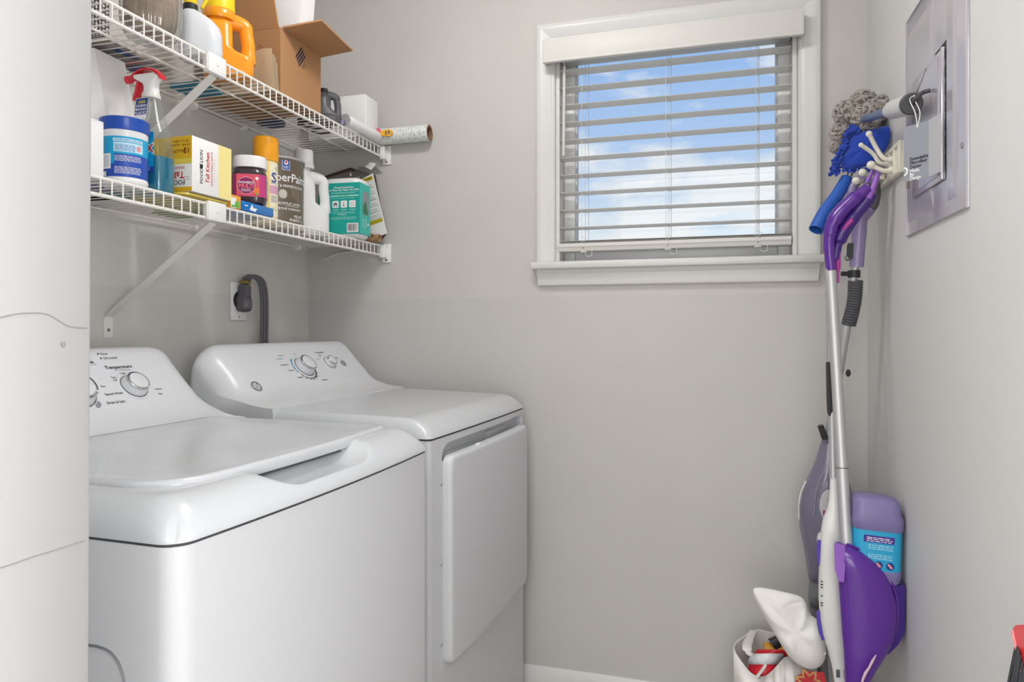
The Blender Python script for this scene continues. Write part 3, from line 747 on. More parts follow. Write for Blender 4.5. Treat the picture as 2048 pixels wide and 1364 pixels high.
patch(dr, [('o', -0.006, -0.060, 0.0415, 0.0450, a, a+18) for a in (212, 233, 254, 275)] + [('o', -0.006, -0.060, 0.041, 0.047, a, a+14) for a in (296, 314, 330)], BLACK, DM, 'cycle_marks')
LM = plane_M(face(-0.252, -0.108, DA) + FN*0.0016, (0, 1, 0), FUP)
LG = mat('grey_logo', '#6f7478', 0.35, metal=0.4)
lp = [('o', 0, 0, 0.0145, 0.0165), ('o', 0, 0, 0.0118, 0.0128)]
for a in (45, 135, 225, 315): lp.append(('o', 0.0132*math.cos(R(a)), 0.0132*math.sin(R(a)), 0.0012, 0.0026))
lp += [('o', -0.0040, 0.0020, 0.0026, 0.0036, 20, 330), ('o', -0.0030, -0.0036, 0.0024, 0.0034, 150, 400), ('o', 0.0042, 0.0028, 0.0020, 0.0030, 40, 300), ('o', 0.0042, -0.0028, 0.0026, 0.0036, 80, 330)]
patch(dr, lp, LG, LM, 'logo')
# ------------------------------------------------------------------ things on the shelves
LT, UT = LZ + 0.0040, UZ + 0.0040
def cylM(cx, cy, r, ang, z):
    """frame on the skin of an upright cylinder, facing ang degrees"""
    a = R(ang); o = Vector((math.cos(a), math.sin(a), 0))
    return plane_M(Vector((cx, cy, z)) + o*r, (-o.y*1.0, o.x*1.0, 0), (0, 0, 1))
YX = lambda x, y, z: plane_M((x, y, z), (0, 1, 0), (0, 0, 1))      # a face looking along +x
XZ = lambda x, y, z: plane_M((x, y, z), (1, 0, 0), (0, 0, 1))      # a face looking along -y
def lines(x0, x1, ys, h, seed=1, jag=0.3):
    """rows of fine print too small to read, as broken hairlines"""
    rnd = random.Random(seed); out = []
    for y in ys:
        x = x0
        while x < x1 - h:
            w = rnd.uniform(1.2, 4.5)*h*2; e = min(x+w, x1 - rnd.random()*jag*(x1-x0)*0.3)
            if e > x: out.append(('r', x, e, y-h/2, y+h/2))
            x += w + h*1.3
    return out

# -- lower shelf, left to right
WHITEP = mat('white_bag_paper', '#e3e2e2', 0.75, bump=(14, 0.6, 0.008))
t = thing('paper_bag', 'tall crumpled white paper bag standing behind the blue lidded tub', 'bag', (0.09, -1.0, LT))
b = MB(); random.seed(3)
rings = []
for i in range(9):
    k = i/8; z = LT + 0.318*k; y1 = -0.862 - 0.030*k; y0 = -1.17 + 0.03*k; x0, x1 = 0.026 + 0.012*k, 0.150 - 0.05*k; ring = []
    base = [(x1, y0), (x1+0.004, (y0*2+y1)/3), (x1-0.012, (y0+y1)/2+0.02), (x1+0.003, (y0+2*y1)/3), (x1, y1), ((x0+x1)/2-0.005, y1-0.014), (x0, y1), (x0, y0), ((x0+x1)/2, y0+0.014)]
    for x, y in base: ring.append((x + random.uniform(-0.003, 0.003), y + random.uniform(-0.004, 0.004), z))
    rings.append(ring)
b.loft(rings); b.build('bag_body', WHITEP, t, world=True, sharp=25)
CARTON_W = mat('white_carton', '#ececeb', 0.5)
t = thing('small_carton', 'plain white carton at the left end of the lower shelf, half behind the door jamb', 'box', (0.22, -1.17, LT))
MB().bb(0.18, 0.268, -1.26, -1.108, LT, LT+0.106, 0.002).build('carton_body', CARTON_W, t, world=True)
MB().bb(0.182, 0.2685, -1.259, -1.109, LT+0.104, LT+0.108, 0.001).build('carton_lid', CARTON_W, t, world=True)

CYAN = mat('cyan_print', '#1ba3d2', 0.35); BLUE = mat('deep_blue_print', '#2a4fae', 0.35); LIDB = mat('royal_blue_lid', '#2450ad', 0.28)
t = thing('laundry_pod_tub', 'round white tub with royal blue lid and blue label on the lower shelf', 'tub', (0.238, -1.03, LT))
cx, cy, r = 0.238, -1.03, 0.0425
b = MB(); b.lathe([(r-0.004, LT), (r-0.0008, LT+0.003), (r, LT+0.008), (r, LT+0.012), (r-0.001, LT+0.014), (r-0.001, LT+0.098), (r, LT+0.100), (r, LT+0.110)], (cx, cy, 0), 48); b.build('tub_body', PLASTIC_W, t, world=True)
b = MB(); b.lathe([(r+0.0005, LT+0.108), (r+0.0020, LT+0.109), (r+0.0022, LT+0.127), (r+0.0030, LT+0.129), (r+0.0026, LT+0.133), (r, LT+0.1345), (0.001, LT+0.1345)], (cx, cy, 0), 48); b.build('lid', LIDB, t, world=True)
TW = Matrix.Translation(Vector((-0.238, 1.03, -LT)))
M = TW @ cylM(cx, cy, r-0.001, -46, LT+0.056); wr = r-0.001
L1 = patch(t, [('r', -0.10, 0.10, -0.041, 0.038)], BLUE, M, 'label', wr, 0.0003)
patch(L1, [('r', -0.10, 0.10, 0.004, 0.0385), ('r', -0.06, -0.018, -0.016, 0.006)], CYAN, M, 'upper_print', wr, 0.0005)
patch(L1, [('r', -0.020, 0.036, 0.028, 0.0345), ('r', -0.019, 0.036, 0.008, 0.0265)], mat('pale_blue_print', '#bfe3f2', 0.4), M, 'text_panel', wr, 0.0007)
patch(L1, lines(-0.016, 0.022, [0.0105+0.0022*k for k in range(6)], 0.0009, 4), BLUE, M, 'fine_print', wr, 0.0009)
patch(L1, lines(-0.017, 0.034, [0.000-0.0024*k for k in range(5)], 0.0009, 5) + lines(-0.017, 0.034, [-0.022-0.0024*k for k in range(6)], 0.0009, 6), WINK, M, 'fine_print', wr, 0.0009)
patch(L1, [('d', 0.027, 0.017, 0.0045, 0.0055)], mat('pink_print', '#e79a9a', 0.4), M, 'seal', wr, 0.0010)
patch(L1, [('r', -0.044, -0.024, -0.026, 0.004), ('r', -0.046, -0.034, -0.052+0.0115, -0.031)], WINK, M, 'tablet_picture', wr, 0.0010)
patch(L1, [('r', -0.041, -0.027, -0.022, 0.000)], mat('tablet_grey', '#d9dde2', 0.5), M, 'tablet_face', wr, 0.0012)
lettering(L1, [('CLOROX', -0.006, 0.0312, 0.0036), ('ZERO SPLASH', 0.017, 0.0312, 0.0036)], BLUE, M, wrap=wr, lift=0.0010)

CLEAR = clear_plastic('clear_pet', (0.94, 0.96, 0.96), 0.035)
LIQ = mat('blue_cleaner_liquid', '#067390', 0.08, spec=0.6, coat=0.5)
t = thing('spray_bottle', 'clear spray bottle of blue window cleaner with red and white trigger head', 'spray bottle', (0.232, -0.955, LT))
PB = [(0.0, 0.084, 0.050, 0.014), (0.004, 0.090, 0.056, 0.018), (0.055, 0.092, 0.057, 0.019), (0.080, 0.090, 0.056, 0.019), (0.100, 0.086, 0.053, 0.018), (0.118, 0.083, 0.052, 0.018), (0.128, 0.080, 0.052, 0.02), (0.150, 0.064, 0.047, 0.02), (0.175, 0.048, 0.041, 0.019), (0.200, 0.036, 0.034, 0.0165), (0.206, 0.034, 0.032, 0.0155)]
b = MB(); b.rr(PB, 6); b.build('bottle', CLEAR, t)
def inner(z):
    q = lerp_path(PB, z); return (z, q[0]-0.003, q[1]-0.003, q[2])
b = MB(); b.rr([inner(z) for z in (0.0025, 0.006, 0.03, 0.055, 0.076)], 6); b.build('cleaner_liquid', LIQ, t)
b = MB()
for k in range(6): b.box((0.0425-0.0015*max(0, k-3), 0.006, 0.052+0.0105*k), (0.006, 0.026-0.001*k, 0.0035), 0.0015)
b.build('grip_ribs', CLEAR, t)
b = MB(); b.lathe([(0.0175, 0.203), (0.0185, 0.204), (0.0185, 0.212), (0.0165, 0.215)], n=28); b.build('collar', mat('clear_collar', '#d8d6cf', 0.3), t)
TRW = mat('white_trigger', '#ecebea', 0.3); TRR = mat('red_trigger', '#d0182c', 0.25, coat=0.4)
b = MB()
sec = [(0.014, 0.213, 0.028, 0.026), (0.012, 0.225, 0.026, 0.024), (0.006, 0.238, 0.030, 0.022), (-0.004, 0.248, 0.050, 0.020)]
b.rr([(0.213, 0.030, 0.028, 0.011, 0.001, 0), (0.226, 0.028, 0.025, 0.010, 0.001, 0), (0.236, 0.034, 0.023, 0.010, -0.001, 0), (0.244, 0.056, 0.022, 0.008, -0.004, 0), (0.250, 0.066, 0.021, 0.007, -0.008, 0), (0.256, 0.060, 0.018, 0.006, -0.012, 0)], 5)
b.build('trigger_head', TRW, t)
b = MB()
top = [(0.030, 0.246), (0.026, 0.254), (0.012, 0.263), (-0.006, 0.2675), (-0.024, 0.266), (-0.040, 0.259), (-0.052, 0.252)]
b.loft([[(x, -w, z-0.004), (x, -w, z), (x, -w*0.5, z+0.003), (x, w*0.5, z+0.003), (x, w, z), (x, w, z-0.004)] for (x, z), w in zip(top, (0.009, 0.011, 0.0115, 0.0115, 0.011, 0.010, 0.0085))]); b.build('top_cover', TRR, t, sharp=50)
MB().lathe([(0.0075, -0.052), (0.0085, -0.054), (0.0085, -0.064), (0.006, -0.066), (0.001, -0.066)], (0, 0, 0.250), 16, 'x').build('nozzle', TRR, t)
b = MB(); b.loft([[(x, -w, z), (x+0.006, -w, z), (x+0.007, 0, z), (x+0.006, w, z), (x, w, z), (x-0.002, 0, z)] for x, z, w in ((-0.030, 0.246, 0.008), (-0.033, 0.236, 0.008), (-0.036, 0.222, 0.0085), (-0.041, 0.210, 0.008), (-0.044, 0.203, 0.007))]); b.build('trigger_lever', TRR, t, sharp=50)
M = XZ(0.0, -0.0288, 0.0)
L1 = patch(t, [('r', -0.036, 0.0345, 0.052, 0.124)], CYAN, M, 'label', lift=0.0010)
patch(L1, [('r', -0.036, 0.0345, 0.040, 0.053)], BLUE, M, 'lower_band', lift=0.0008)
lettering(L1, [('Winde', -0.006, 0.090, 0.019, 'c', 0, 0.75)], WINK, M, bold=0.03, lift=0.0014)
lettering(L1, [('X', 0.0255, 0.090, 0.020)], WINK, M, bold=0.13, lift=0.0014); lettering(L1, [('X', 0.0255, 0.090, 0.017)], REDINK, M, bold=0.05, lift=0.0020)
patch(L1, lines(-0.03, 0.030, [0.0445, 0.0475, 0.0505], 0.001, 3), WINK, M, 'fine_print', lift=0.0012)
M = plane_M((-0.003, -0.0215, 0.176), (1, 0, 0), (0, 0.16, 1))
L2 = patch(t, [('r', -0.0165, 0.0165, -0.024, 0.024)], WINK, M, 'neck_label', lift=0.0030)
patch(L2, [('r', -0.0155, 0.0155, -0.014, 0.023)], mat('navy_print', '#1c3f86', 0.4), M, 'neck_print', lift=0.0032)
lettering(L2, [('100%', 0, 0.0145, 0.0062)], mat('yellow_ink', '#e8d41f', 0.4), M, bold=0.03, lift=0.0034)
lettering(L2, [('OCEAN', 0, 0.0062, 0.0055), ('BOUND', 0, -0.0018, 0.0055), ('PLASTIC', 0, -0.0100, 0.0055)], WINK, M, bold=0.03, lift=0.0034)

YEL = mat('golden_yellow_print', '#e6b91e', 0.45); PALEY = mat('pale_yellow_card', '#f6e79a', 0.5); CARDW = mat('white_card', '#f1f0ee', 0.5)
t = thing('trash_bag_box', 'white and yellow box of tall kitchen trash bags on the lower shelf', 'box', (0.245, -0.85, LT+0.012))
bx0, bx1, by0, by1, bz0, bz1 = 0.150, 0.300, -0.913, -0.786, LT+0.0125, LT+0.133
MB().bb(bx0, bx1, by0, by1, bz0, bz1, 0.0012).build('carton_body', CARDW, t, world=True)
TW = Matrix.Translation(-Vector((0.245, -0.85, LT+0.012)))
M = TW @ YX(bx1, by0, bz0); hh = bz1-bz0
patch(t, [('r', 0.083, 0.1265, 0.0005, hh-0.0005)], PALEY, M, 'side_band')
lettering(t, [('FOOD', 0.028, 0.038, 0.0085, 'c', 90), ('LION', 0.028, 0.081, 0.0085, 'c', 90)], BLACK, M, bold=0.015, lift=0.0005)
lettering(t, [('Tall Kitchen', 0.0475, 0.060, 0.0115, 'c', 90, 0.86)], REDINK, M, bold=0.02, lift=0.0005)
lettering(t, [('DRAWSTRING BAGS', 0.0610, 0.060, 0.0058, 'c', 90)], REDINK, M, lift=0.0005)
patch(t, lines(0.0, 0.06, [0], 0.0012, 2)[:0] + [('r', 0.0685, 0.0697, 0.032+0.006*k, 0.0355+0.006*k) for k in range(9)], mat('pale_red_ink', '#e39a92', 0.5), M, 'fine_print', lift=0.0005)
patch(t, [('p', [(0.0225, 0.0555), (0.0255, 0.0535), (0.030, 0.0545), (0.0325, 0.0575), (0.0325, 0.0625), (0.0300, 0.0655), (0.0270, 0.0625), (0.0245, 0.0645), (0.0225, 0.0625), (0.0245, 0.0590)])], BLACK, M, 'emblem', lift=0.0005)
M = TW @ XZ(bx0, by0, bz0); w = bx1-bx0
patch(t, [('r', 0.0005, w-0.0005, 0.060, hh-0.0005), ('r', 0.0005, w-0.0005, 0.0005, 0.010)], YEL, M, 'yellow_print')
patch(t, [('r', 0.0005, w-0.0005, 0.060, 0.072)], mat('light_yellow_print', '#f0d558', 0.45), M, 'yellow_fade', lift=0.0004)
lettering(t, [('13', 0.137, 0.0885, 0.0125, 'c', 180)], mat('brown_ink', '#8a3d12', 0.5), M, bold=0.03, lift=0.0006)
lettering(t, [('GALLON', 0.118, 0.088, 0.0066, 'c', 180), ('0.9 MIL / 22.8 um', 0.120, 0.101, 0.0050, 'c', 180), ('23.7 in x 28 in', 0.122, 0.109, 0.0050, 'c', 180)], mat('brown_ink', '#8a3d12', 0.5), M, bold=0.02, lift=0.0006)
lettering(t, [('Tall', 0.116, 0.036, 0.014, 'c', 180)], REDINK, M, bold=0.03, lift=0.0005)
lettering(t, [('DRAW', 0.118, 0.052, 0.006, 'c', 180)], REDINK, M, lift=0.0005)
lettering(t, [('FOOD', 0.112, 0.020, 0.010, 'c', 180)], BLACK, M, bold=0.02, lift=0.0005)
patch(t, lines(0.126, 0.146, [0.026, 0.031], 0.0012, 8), GREYINK, M, 'fine_print', lift=0.0005)
t = thing('plastic_pouch', 'flat yellow pouch lying under the white and yellow trash bag box', 'pouch', (0.22, -0.85, LT))
b = MB(); b.rr([(LT, 0.16, 0.13, 0.02, 0.205, -0.855), (LT+0.004, 0.185, 0.15, 0.02, 0.205, -0.855), (LT+0.009, 0.180, 0.146, 0.02, 0.205, -0.855), (LT+0.012, 0.150, 0.12, 0.02, 0.205, -0.855)], 4); b.build('pouch_body', mat('yellow_film', '#c9b347', 0.3, bump=(30, 0.7, 0.004)), t, world=True)
for nm, lb, c, x0, x1, y0, y1, h in (('plastic_pouch', 'flat teal pouch lying on the lower shelf wires behind the spray bottle', '#2f8f94', 0.03, 0.165, -0.985, -0.935, 0.006), ('plastic_pouch', 'flat purple pouch lying on the lower shelf wires behind the blue lidded tub', '#62588a', 0.155, 0.192, -1.105, -0.99, 0.006), ('plastic_pouch', 'flat green pouch lying on the lower shelf wires behind the gummy vitamin jar', '#7d9a3a', 0.04, 0.19, -0.765, -0.665, 0.008)):
    t = thing(nm, lb, 'pouch', ((x0+x1)/2, (y0+y1)/2, LT)); cx, cy, w, d = (x0+x1)/2, (y0+y1)/2, x1-x0, y1-y0
    MB().rr([(LT, w*0.94, d*0.94, 0.008, cx, cy), (LT+h*0.4, w, d, 0.01, cx, cy), (LT+h, w*0.85, d*0.85, 0.01, cx, cy)], 4).build('pouch_body', mat('film_'+c, c, 0.35), t, world=True)

t = thing('soap_box', 'glossy blue packet lying under the gummy vitamin jar', 'packet', (0.235, -0.675, LT))
BLG = mat('glossy_blue_film', '#1d76c2', 0.15, coat=0.4)
MB().bb(0.185, 0.292, -0.738, -0.612, LT, LT+0.024, 0.004).build('packet_body', BLG, t, world=True)
patch(t, [('p', [(0.028, 0.005), (0.050, 0.003), (0.058, 0.012), (0.043, 0.011), (0.037, 0.020)])], WINK, Matrix.Translation(-Vector((0.235, -0.675, LT))) @ YX(0.292, -0.738, LT), 'white_shape')
patch(t, [('r', 0.010, 0.022, 0.012, 0.0145)], WINK, Matrix.Translation(-Vector((0.235, -0.675, LT))) @ YX(0.292, -0.738, LT), 'fine_print')
t = thing('small_carton', 'small orange and white carton with green print beside the shelf joiner', 'box', (0.26, -0.762, LT))
MB().bb(0.21, 0.292, -0.779, -0.742, LT, LT+0.031, 0.001).build('carton_body', mat('orange_card', '#e9a13c', 0.5), t, world=True)
M = Matrix.Translation(-Vector((0.26, -0.762, LT))) @ YX(0.292, -0.779, LT)
patch(t, [('r', 0.0, 0.020, 0, 0.025)], CARDW, M, 'white_print'); patch(t, [('d', 0.024, 0.010, 0.009), ('r', 0.002, 0.018, 0.002, 0.007)], mat('green_print', '#6fb04a', 0.5), M, 'green_print', lift=0.0004)

t = thing('vitamin_jar', 'dark gummy vitamin jar with pink label and white lid sitting on the blue packet', 'jar', (0.252, -0.655, LT+0.0242), R(30))
JAR = mat('smoky_jar', '#3a2d33', 0.15, spec=0.6, coat=0.4)
b = MB(); b.rr([(0.0, 0.060, 0.060, 0.020), (0.004, 0.074, 0.074, 0.024), (0.014, 0.080, 0.080, 0.025), (0.078, 0.080, 0.080, 0.025), (0.088, 0.074, 0.074, 0.027), (0.094, 0.066, 0.066, 0.03)], 7); b.build('jar_body', JAR, t)
b = MB(); b.rr([(0.0925, 0.076, 0.076, 0.032), (0.093, 0.080, 0.080, 0.034), (0.1175, 0.080, 0.080, 0.034), (0.121, 0.077, 0.077, 0.032), (0.122, 0.070, 0.070, 0.03)], 8); b.build('lid', PLASTIC_W, t)
PINK = mat('magenta_label', '#c2407f', 0.4)
b = MB(); b.rr([(0.018, 0.0808, 0.0808, 0.0254), (0.074, 0.0808, 0.0808, 0.0254)], 7); L1 = b.build('label', PINK, t)
M = plane_M((0.0405, 0, 0.046), (0, 1, 0), (0, 0, 1))
M = plane_M((0, -0.0404, 0.046), (1, 0, 0), (0, 0, 1)); MS = plane_M((0.0404, 0, 0.046), (0, 1, 0), (0, 0, 1))
lb = patch(L1, [('r', -0.027, 0.027, -0.027, 0.027)], mat('coral_print', '#e0566a', 0.4), M, 'fruit_print', lift=0.0003)
patch(L1, [('d', -0.004, -0.001, 0.0215)], mat('pale_pink_print', '#f2b7c0', 0.4), M, 'badge_ring', lift=0.0005)
patch(L1, [('d', -0.004, -0.001, 0.0203)], mat('plum_print', '#8d1f60', 0.4), M, 'badge', lift=0.0007)
lettering(L1, [("WOMEN'S", -0.004, 0.0065, 0.0056)], WINK, M, bold=0.03, lift=0.0009)
lettering(L1, [('MULTI', -0.004, -0.0020, 0.0095, 'c', 0, 0.95)], mat('coral_ink', '#f07a86', 0.4), M, bold=0.04, lift=0.0009)
patch(L1, lines(-0.016, 0.009, [-0.010, -0.0125, -0.015], 0.0009, 9), WINK, M, 'fine_print', lift=0.0009)
patch(L1, [('d', 0.021, 0.017, 0.004)], WINK, M, 'sticker_dot', lift=0.0009); patch(L1, [('d', 0.020, -0.014, 0.007, 0.008)], mat('orange_fruit_print', '#f0803c', 0.4), M, 'fruit', lift=0.0008); patch(L1, [('d', 0.022, -0.022, 0.003)], mat('green_print', '#6fb04a', 0.5), M, 'leaf', lift=0.0009)
patch(L1, [('r', -0.018, 0.020, -0.024, 0.024)], mat('off_white_print', '#e7d9e2', 0.5), MS, 'facts_panel', lift=0.0005)
patch(L1, lines(-0.016, 0.018, [-0.021+0.0036*k for k in range(12)], 0.0011, 12), GREYINK, MS, 'fine_print', lift=0.0007)

t = thing('aerosol_can', 'yellow spray starch can with orange cap in front of the brown paint can', 'spray can', (0.205, -0.527, LT))
CANY = mat('lemon_can', '#efd680', 0.3, coat=0.3)
r = 0.0325; b = MB(); b.lathe([(r-0.004, 0), (r-0.001, 0.001), (r, 0.004), (r-0.002, 0.007), (r-0.001, 0.010), (r-0.001, 0.165), (r-0.003, 0.172)], n=40); b.build('can_body', CANY, t)
b = MB(); b.lathe([(r+0.0005, 0.168), (r+0.001, 0.170), (r+0.001, 0.228), (r-0.0005, 0.2315), (r-0.004, 0.2335), (0.001, 0.234)], n=40); b.build('cap', mat('orange_cap', '#f0a51d', 0.3), t)
a = -50; M = plane_M((math.cos(R(a))*(r-0.001), math.sin(R(a))*(r-0.001), 0.085), (-math.sin(R(a)), math.cos(R(a)), 0), (0, 0, 1)); wr = r-0.001
L1 = patch(t, [('r', 0.008, 0.060, -0.07, 0.078)], mat('cream_print', '#f4ecd0', 0.35), M, 'label', wr, 0.0003)
patch(L1, [('r', 0.008, 0.04, -0.006, 0.016)], mat('pale_magenta_print', '#dca8c4', 0.4), M, 'pink_band', wr, 0.0006)
lettering(L1, [('S', 0.0195, 0.038, 0.030)], WINK, M, wrap=wr, bold=0.05, lift=0.0008); lettering(L1, [('S', 0.0195, 0.038, 0.027)], mat('violet_ink', '#3b4a92', 0.4), M, wrap=wr, bold=0.01, lift=0.0018)
patch(L1, [('d', 0.028, 0.064, 0.0035), ('d', 0.033, 0.060, 0.003), ('d', 0.020, -0.045, 0.003), ('d', 0.027, -0.050, 0.003)], mat('soft_green_print', '#b7c68a', 0.5), M, 'leaf_print', wr, 0.0007)
patch(L1, lines(0.012, 0.032, [-0.012-0.004*k for k in range(5)] + [0.022], 0.0013, 4), mat('violet_ink', '#3b4a92', 0.4), M, 'fine_print', wr, 0.0008)

t = thing('paint_can', 'brown labelled gallon paint can with steel rim behind the yellow spray can and white jug', 'paint can', (0.150, -0.408, LT))
TAUPE = mat('taupe_label', '#6c6053', 0.32, coat=0.35)
r = 0.0825; b = MB(); b.lathe([(r-0.001, 0), (r+0.001, 0.001), (r+0.001, 0.005), (r-0.0015, 0.007), (r-0.0015, 0.188), (r+0.0005, 0.191), (r+0.0005, 0.198)], n=56); b.build('can_body', TAUPE, t)
b = MB(); b.lathe([(r+0.0008, 0.195), (r+0.0025, 0.197), (r+0.0025, 0.200), (r, 0.202), (r-0.010, 0.201), (r-0.012, 0.195), (r-0.03, 0.194), (0.001, 0.194)], n=56); b.build('lid', STEEL, t)
MB().tube(smooth([(r*math.cos(R(x)), r*math.sin(R(x)), z) for x, z in ((-215, 0.168), (-195, 0.140), (-150, 0.120), (-125, 0.128), (-105, 0.150))], 8), 0.0016, 6).build('bail_handle', STEEL, t)
a = -32; wr = r-0.0015
M = plane_M((math.cos(R(a))*wr, math.sin(R(a))*wr, 0.10), (-math.sin(R(a)), math.cos(R(a)), 0), (0, 0, 1))
lettering(t, [('SuperPaint', 0.008, 0.042, 0.024, 'c', 0, 0.92)], WINK, M, wrap=wr, bold=0.012, lift=0.0008)
lettering(t, [('PAINT & PRIMER IN ONE', 0.004, 0.017, 0.0068)], WINK, M, wrap=wr, bold=0.02, lift=0.0008)
lettering(t, [('ACRYLIC LATEX', 0.012, -0.032, 0.0068), ('LIFETIME WARRANTY', 0.010, -0.047, 0.0060)], WINK, M, wrap=wr, bold=0.02, lift=0.0008)
lettering(t, [('VELVET', 0.058, -0.066, 0.0075, 'r'), ('PURPLE 12', 0.058, -0.077, 0.0075, 'r'), ('32', 0.058, -0.088, 0.0075, 'r')], WINK, M, wrap=wr, bold=0.03, lift=0.0008)
patch(t, [('r', -0.004, 0.042, -0.0392, -0.0382)], WINK, M, 'rule', wr, 0.0008)
patch(t, [('d', -0.010, -0.006, 0.012, 0.013)], mat('silver_print', '#c8c3ba', 0.4), M, 'brush_picture', wr, 0.0008)
patch(t, [('r', 0.016+0.003*k, 0.017+0.003*k, -0.01-0.002*k, 0.024) for k in range(10)], mat('tan_print', '#9b8e7e', 0.4), M, 'fan_print', wr, 0.0006)
SWB = patch(t, [('r', -0.013, 0.010, 0.062, 0.100)], WINK, M, 'brand_mark', wr, 0.0007)
patch(SWB, [('r', -0.0118, 0.0088, 0.0632, 0.0988)], mat('logo_blue', '#2d57a8', 0.4), M, 'mark_ground', wr, 0.0009)
patch(SWB, [('d', -0.0015, 0.083, 0.0058), ('d', -0.0015, 0.0915, 0.003)], WINK, M, 'mark_globe', wr, 0.0011); patch(SWB, [('d', -0.0015, 0.0845, 0.0036)], REDINK, M, 'mark_drip', wr, 0.0013)
patch(SWB, lines(-0.009, 0.006, [0.068, 0.0725], 0.0016, 2), WINK, M, 'mark_text', wr, 0.0011)

def jug(t, m, W_, D_, H_, bz, hx, cap_m, cap_r, cap_h, off=-0.016, hr=0.0105, neck=0.021, top=0.80):
    """plastic jug with a loop handle on its right; local x is across, z up"""
    b = MB(); bw = W_ - hx
    b.rr([(0, W_*0.93, D_*0.90, 0.018), (0.004, W_*0.98, D_*0.97, 0.02), (0.02, W_, D_, 0.022), (bz*0.85, W_, D_, 0.022), (bz, W_*0.985, D_, 0.022), (bz+0.012, bw+0.012, D_, 0.02, -(hx-0.012)/2, 0), (bz+0.022, bw, D_, 0.02, -hx/2, 0), (H_*top*0.88, bw*0.97, D_*0.98, 0.02, -hx/2, 0), (H_*top*0.96, bw*0.90, D_*0.9, 0.02, -hx/2+0.001, 0), (H_*top*1.06, bw*0.74, D_*0.72, 0.02, (off-hx/2)/2, 0), (H_*top*1.12, neck*2.05, neck*2.05, neck, off*0.9, 0), (H_*top*1.15, neck*1.9, neck*1.9, neck*0.95, off, 0), (H_-cap_h*0.9, neck*1.8, neck*1.8, neck*0.9, off, 0)], 6)
    x1 = W_/2
    pts = smooth([(off+0.012, 0, H_*top*1.05), (x1-hx*0.80, 0, H_*top*1.03), (x1-hx*0.42, 0, H_*top*0.97), (x1-hr*1.25, 0, H_*top*0.84), (x1-hr*0.95, 0, H_*top*0.66), (x1-hr*0.95, 0, bz+0.016), (x1-hr*1.05, 0, bz-0.006)], 5)
    n = len(pts); b.tube(pts, [hr*(1.25 - 0.3*min(1, i/(n*0.4)) + 0.25*max(0, (i-n*0.75)/(n*0.25))) for i in range(n)], 12, flat=1.25)
    o = b.build('jug_body', m, t, sharp=60)
    b = MB(); b.lathe([(cap_r, H_-cap_h), (cap_r*1.01, H_-cap_h*0.9), (cap_r*0.98, H_-cap_h*0.1), (cap_r*0.93, H_), (0.001, H_)], (off, 0, 0), 40, ripple=(40, 0.010)); b.build('cap', cap_m, t)
    b = MB(); b.lathe([(cap_r*1.06, H_-cap_h*1.32), (cap_r*1.10, H_-cap_h*1.25), (cap_r*1.10, H_-cap_h*1.05), (cap_r*1.0, H_-cap_h*0.98)], (off, 0, 0), 36); b.build('neck_ring', m, t)
    return o
JUGW = mat('white_hdpe', '#ebecec', 0.33, sss=0.15)
t = thing('detergent_jug', 'plain white plastic jug with loop handle and white screw cap beside the paint can', 'jug', (0.186, -0.272, LT), R(38))
jug(t, JUGW, 0.102, 0.062, 0.260, 0.080, 0.041, PLASTIC_W, 0.0285, 0.042, off=-0.024, hr=0.0130, top=0.66)

TEAL = mat('teal_card', '#1fa79c', 0.42); TEAL_L = mat('light_teal_card', '#3cc0b4', 0.42)
t = thing('teal_box', 'teal carton sleeve with cut-out window around a white appliance, right of the white jug', 'box', (0.240, -0.163, LT), R(3))
b = MB(); b.rr([(0, 0.118, 0.070, 0.02), (0.006, 0.134, 0.084, 0.026), (0.012, 0.136, 0.086, 0.026), (0.176, 0.136, 0.086, 0.026), (0.186, 0.130, 0.080, 0.03), (0.190, 0.112, 0.064, 0.03)], 6); b.build('appliance', PLASTIC_W, t)
b = MB(); 
b.loft([[(0.0, -0.0465, z), (-0.071, -0.0465, z), (-0.071, 0.0465, z), (0.056, 0.0465, z), (0.071, 0.030, z), (0.071, -0.0465+0.0, z)] for z in (0.012, 0.172)], cap0=True, cap1=True)
slv = b.build('sleeve', TEAL, t, sharp=20)
M = XZ(-0.071, -0.0465, 0.012); MS = plane_M((0.071, -0.0465, 0.012), (0, 1, 0), (0, 0, 1))
patch(slv, [('r', 0.0005, 0.0760, 0.0005, 0.1595)], TEAL_L, MS, 'side_print', lift=0.0003)
patch(slv, [('p', [(0.020, 0.070), (0.030, 0.062), (0.058, 0.062), (0.066, 0.075), (0.066, 0.128), (0.058, 0.137), (0.030, 0.137), (0.022, 0.130)])], mat('window_grey', '#8f9796', 0.25), MS, 'window', lift=0.0006)
patch(slv, [('p', [(0.024, 0.066), (0.058, 0.064), (0.058, 0.075), (0.043, 0.108), (0.024, 0.090)])], mat('dark_green_print', '#2f7a55', 0.4), MS, 'green_tag', lift=0.0008)
lettering(slv, [('ECO', 0.024, 0.036, 0.009, 'c', 90)], WINK, MS, lift=0.0008); lettering(slv, [('Smart', 0.042, 0.036, 0.009, 'c', 90)], WINK, MS, lift=0.0008); lettering(slv, [('5', 0.060, 0.034, 0.013, 'c', 90)], WINK, MS, bold=0.03, lift=0.0008)
lettering(slv, [('General hassle-free', 0.088, 0.146, 0.0060), ('No Mess, No Masks, No Odor', 0.088, 0.138, 0.0060)], WINK, M, bold=0.02)
patch(slv, [('r', 0.040, 0.139, 0.117, 0.121)], mat('pale_teal_print', '#a6e2d8', 0.5), M, 'text_band', lift=0.0004); patch(slv, lines(0.045, 0.132, [0.112, 0.127, 0.130, 0.068, 0.065, 0.052, 0.049, 0.046], 0.0012, 6), mat('pale_teal_print', '#a6e2d8', 0.5), M, 'fine_print', lift=0.0005)
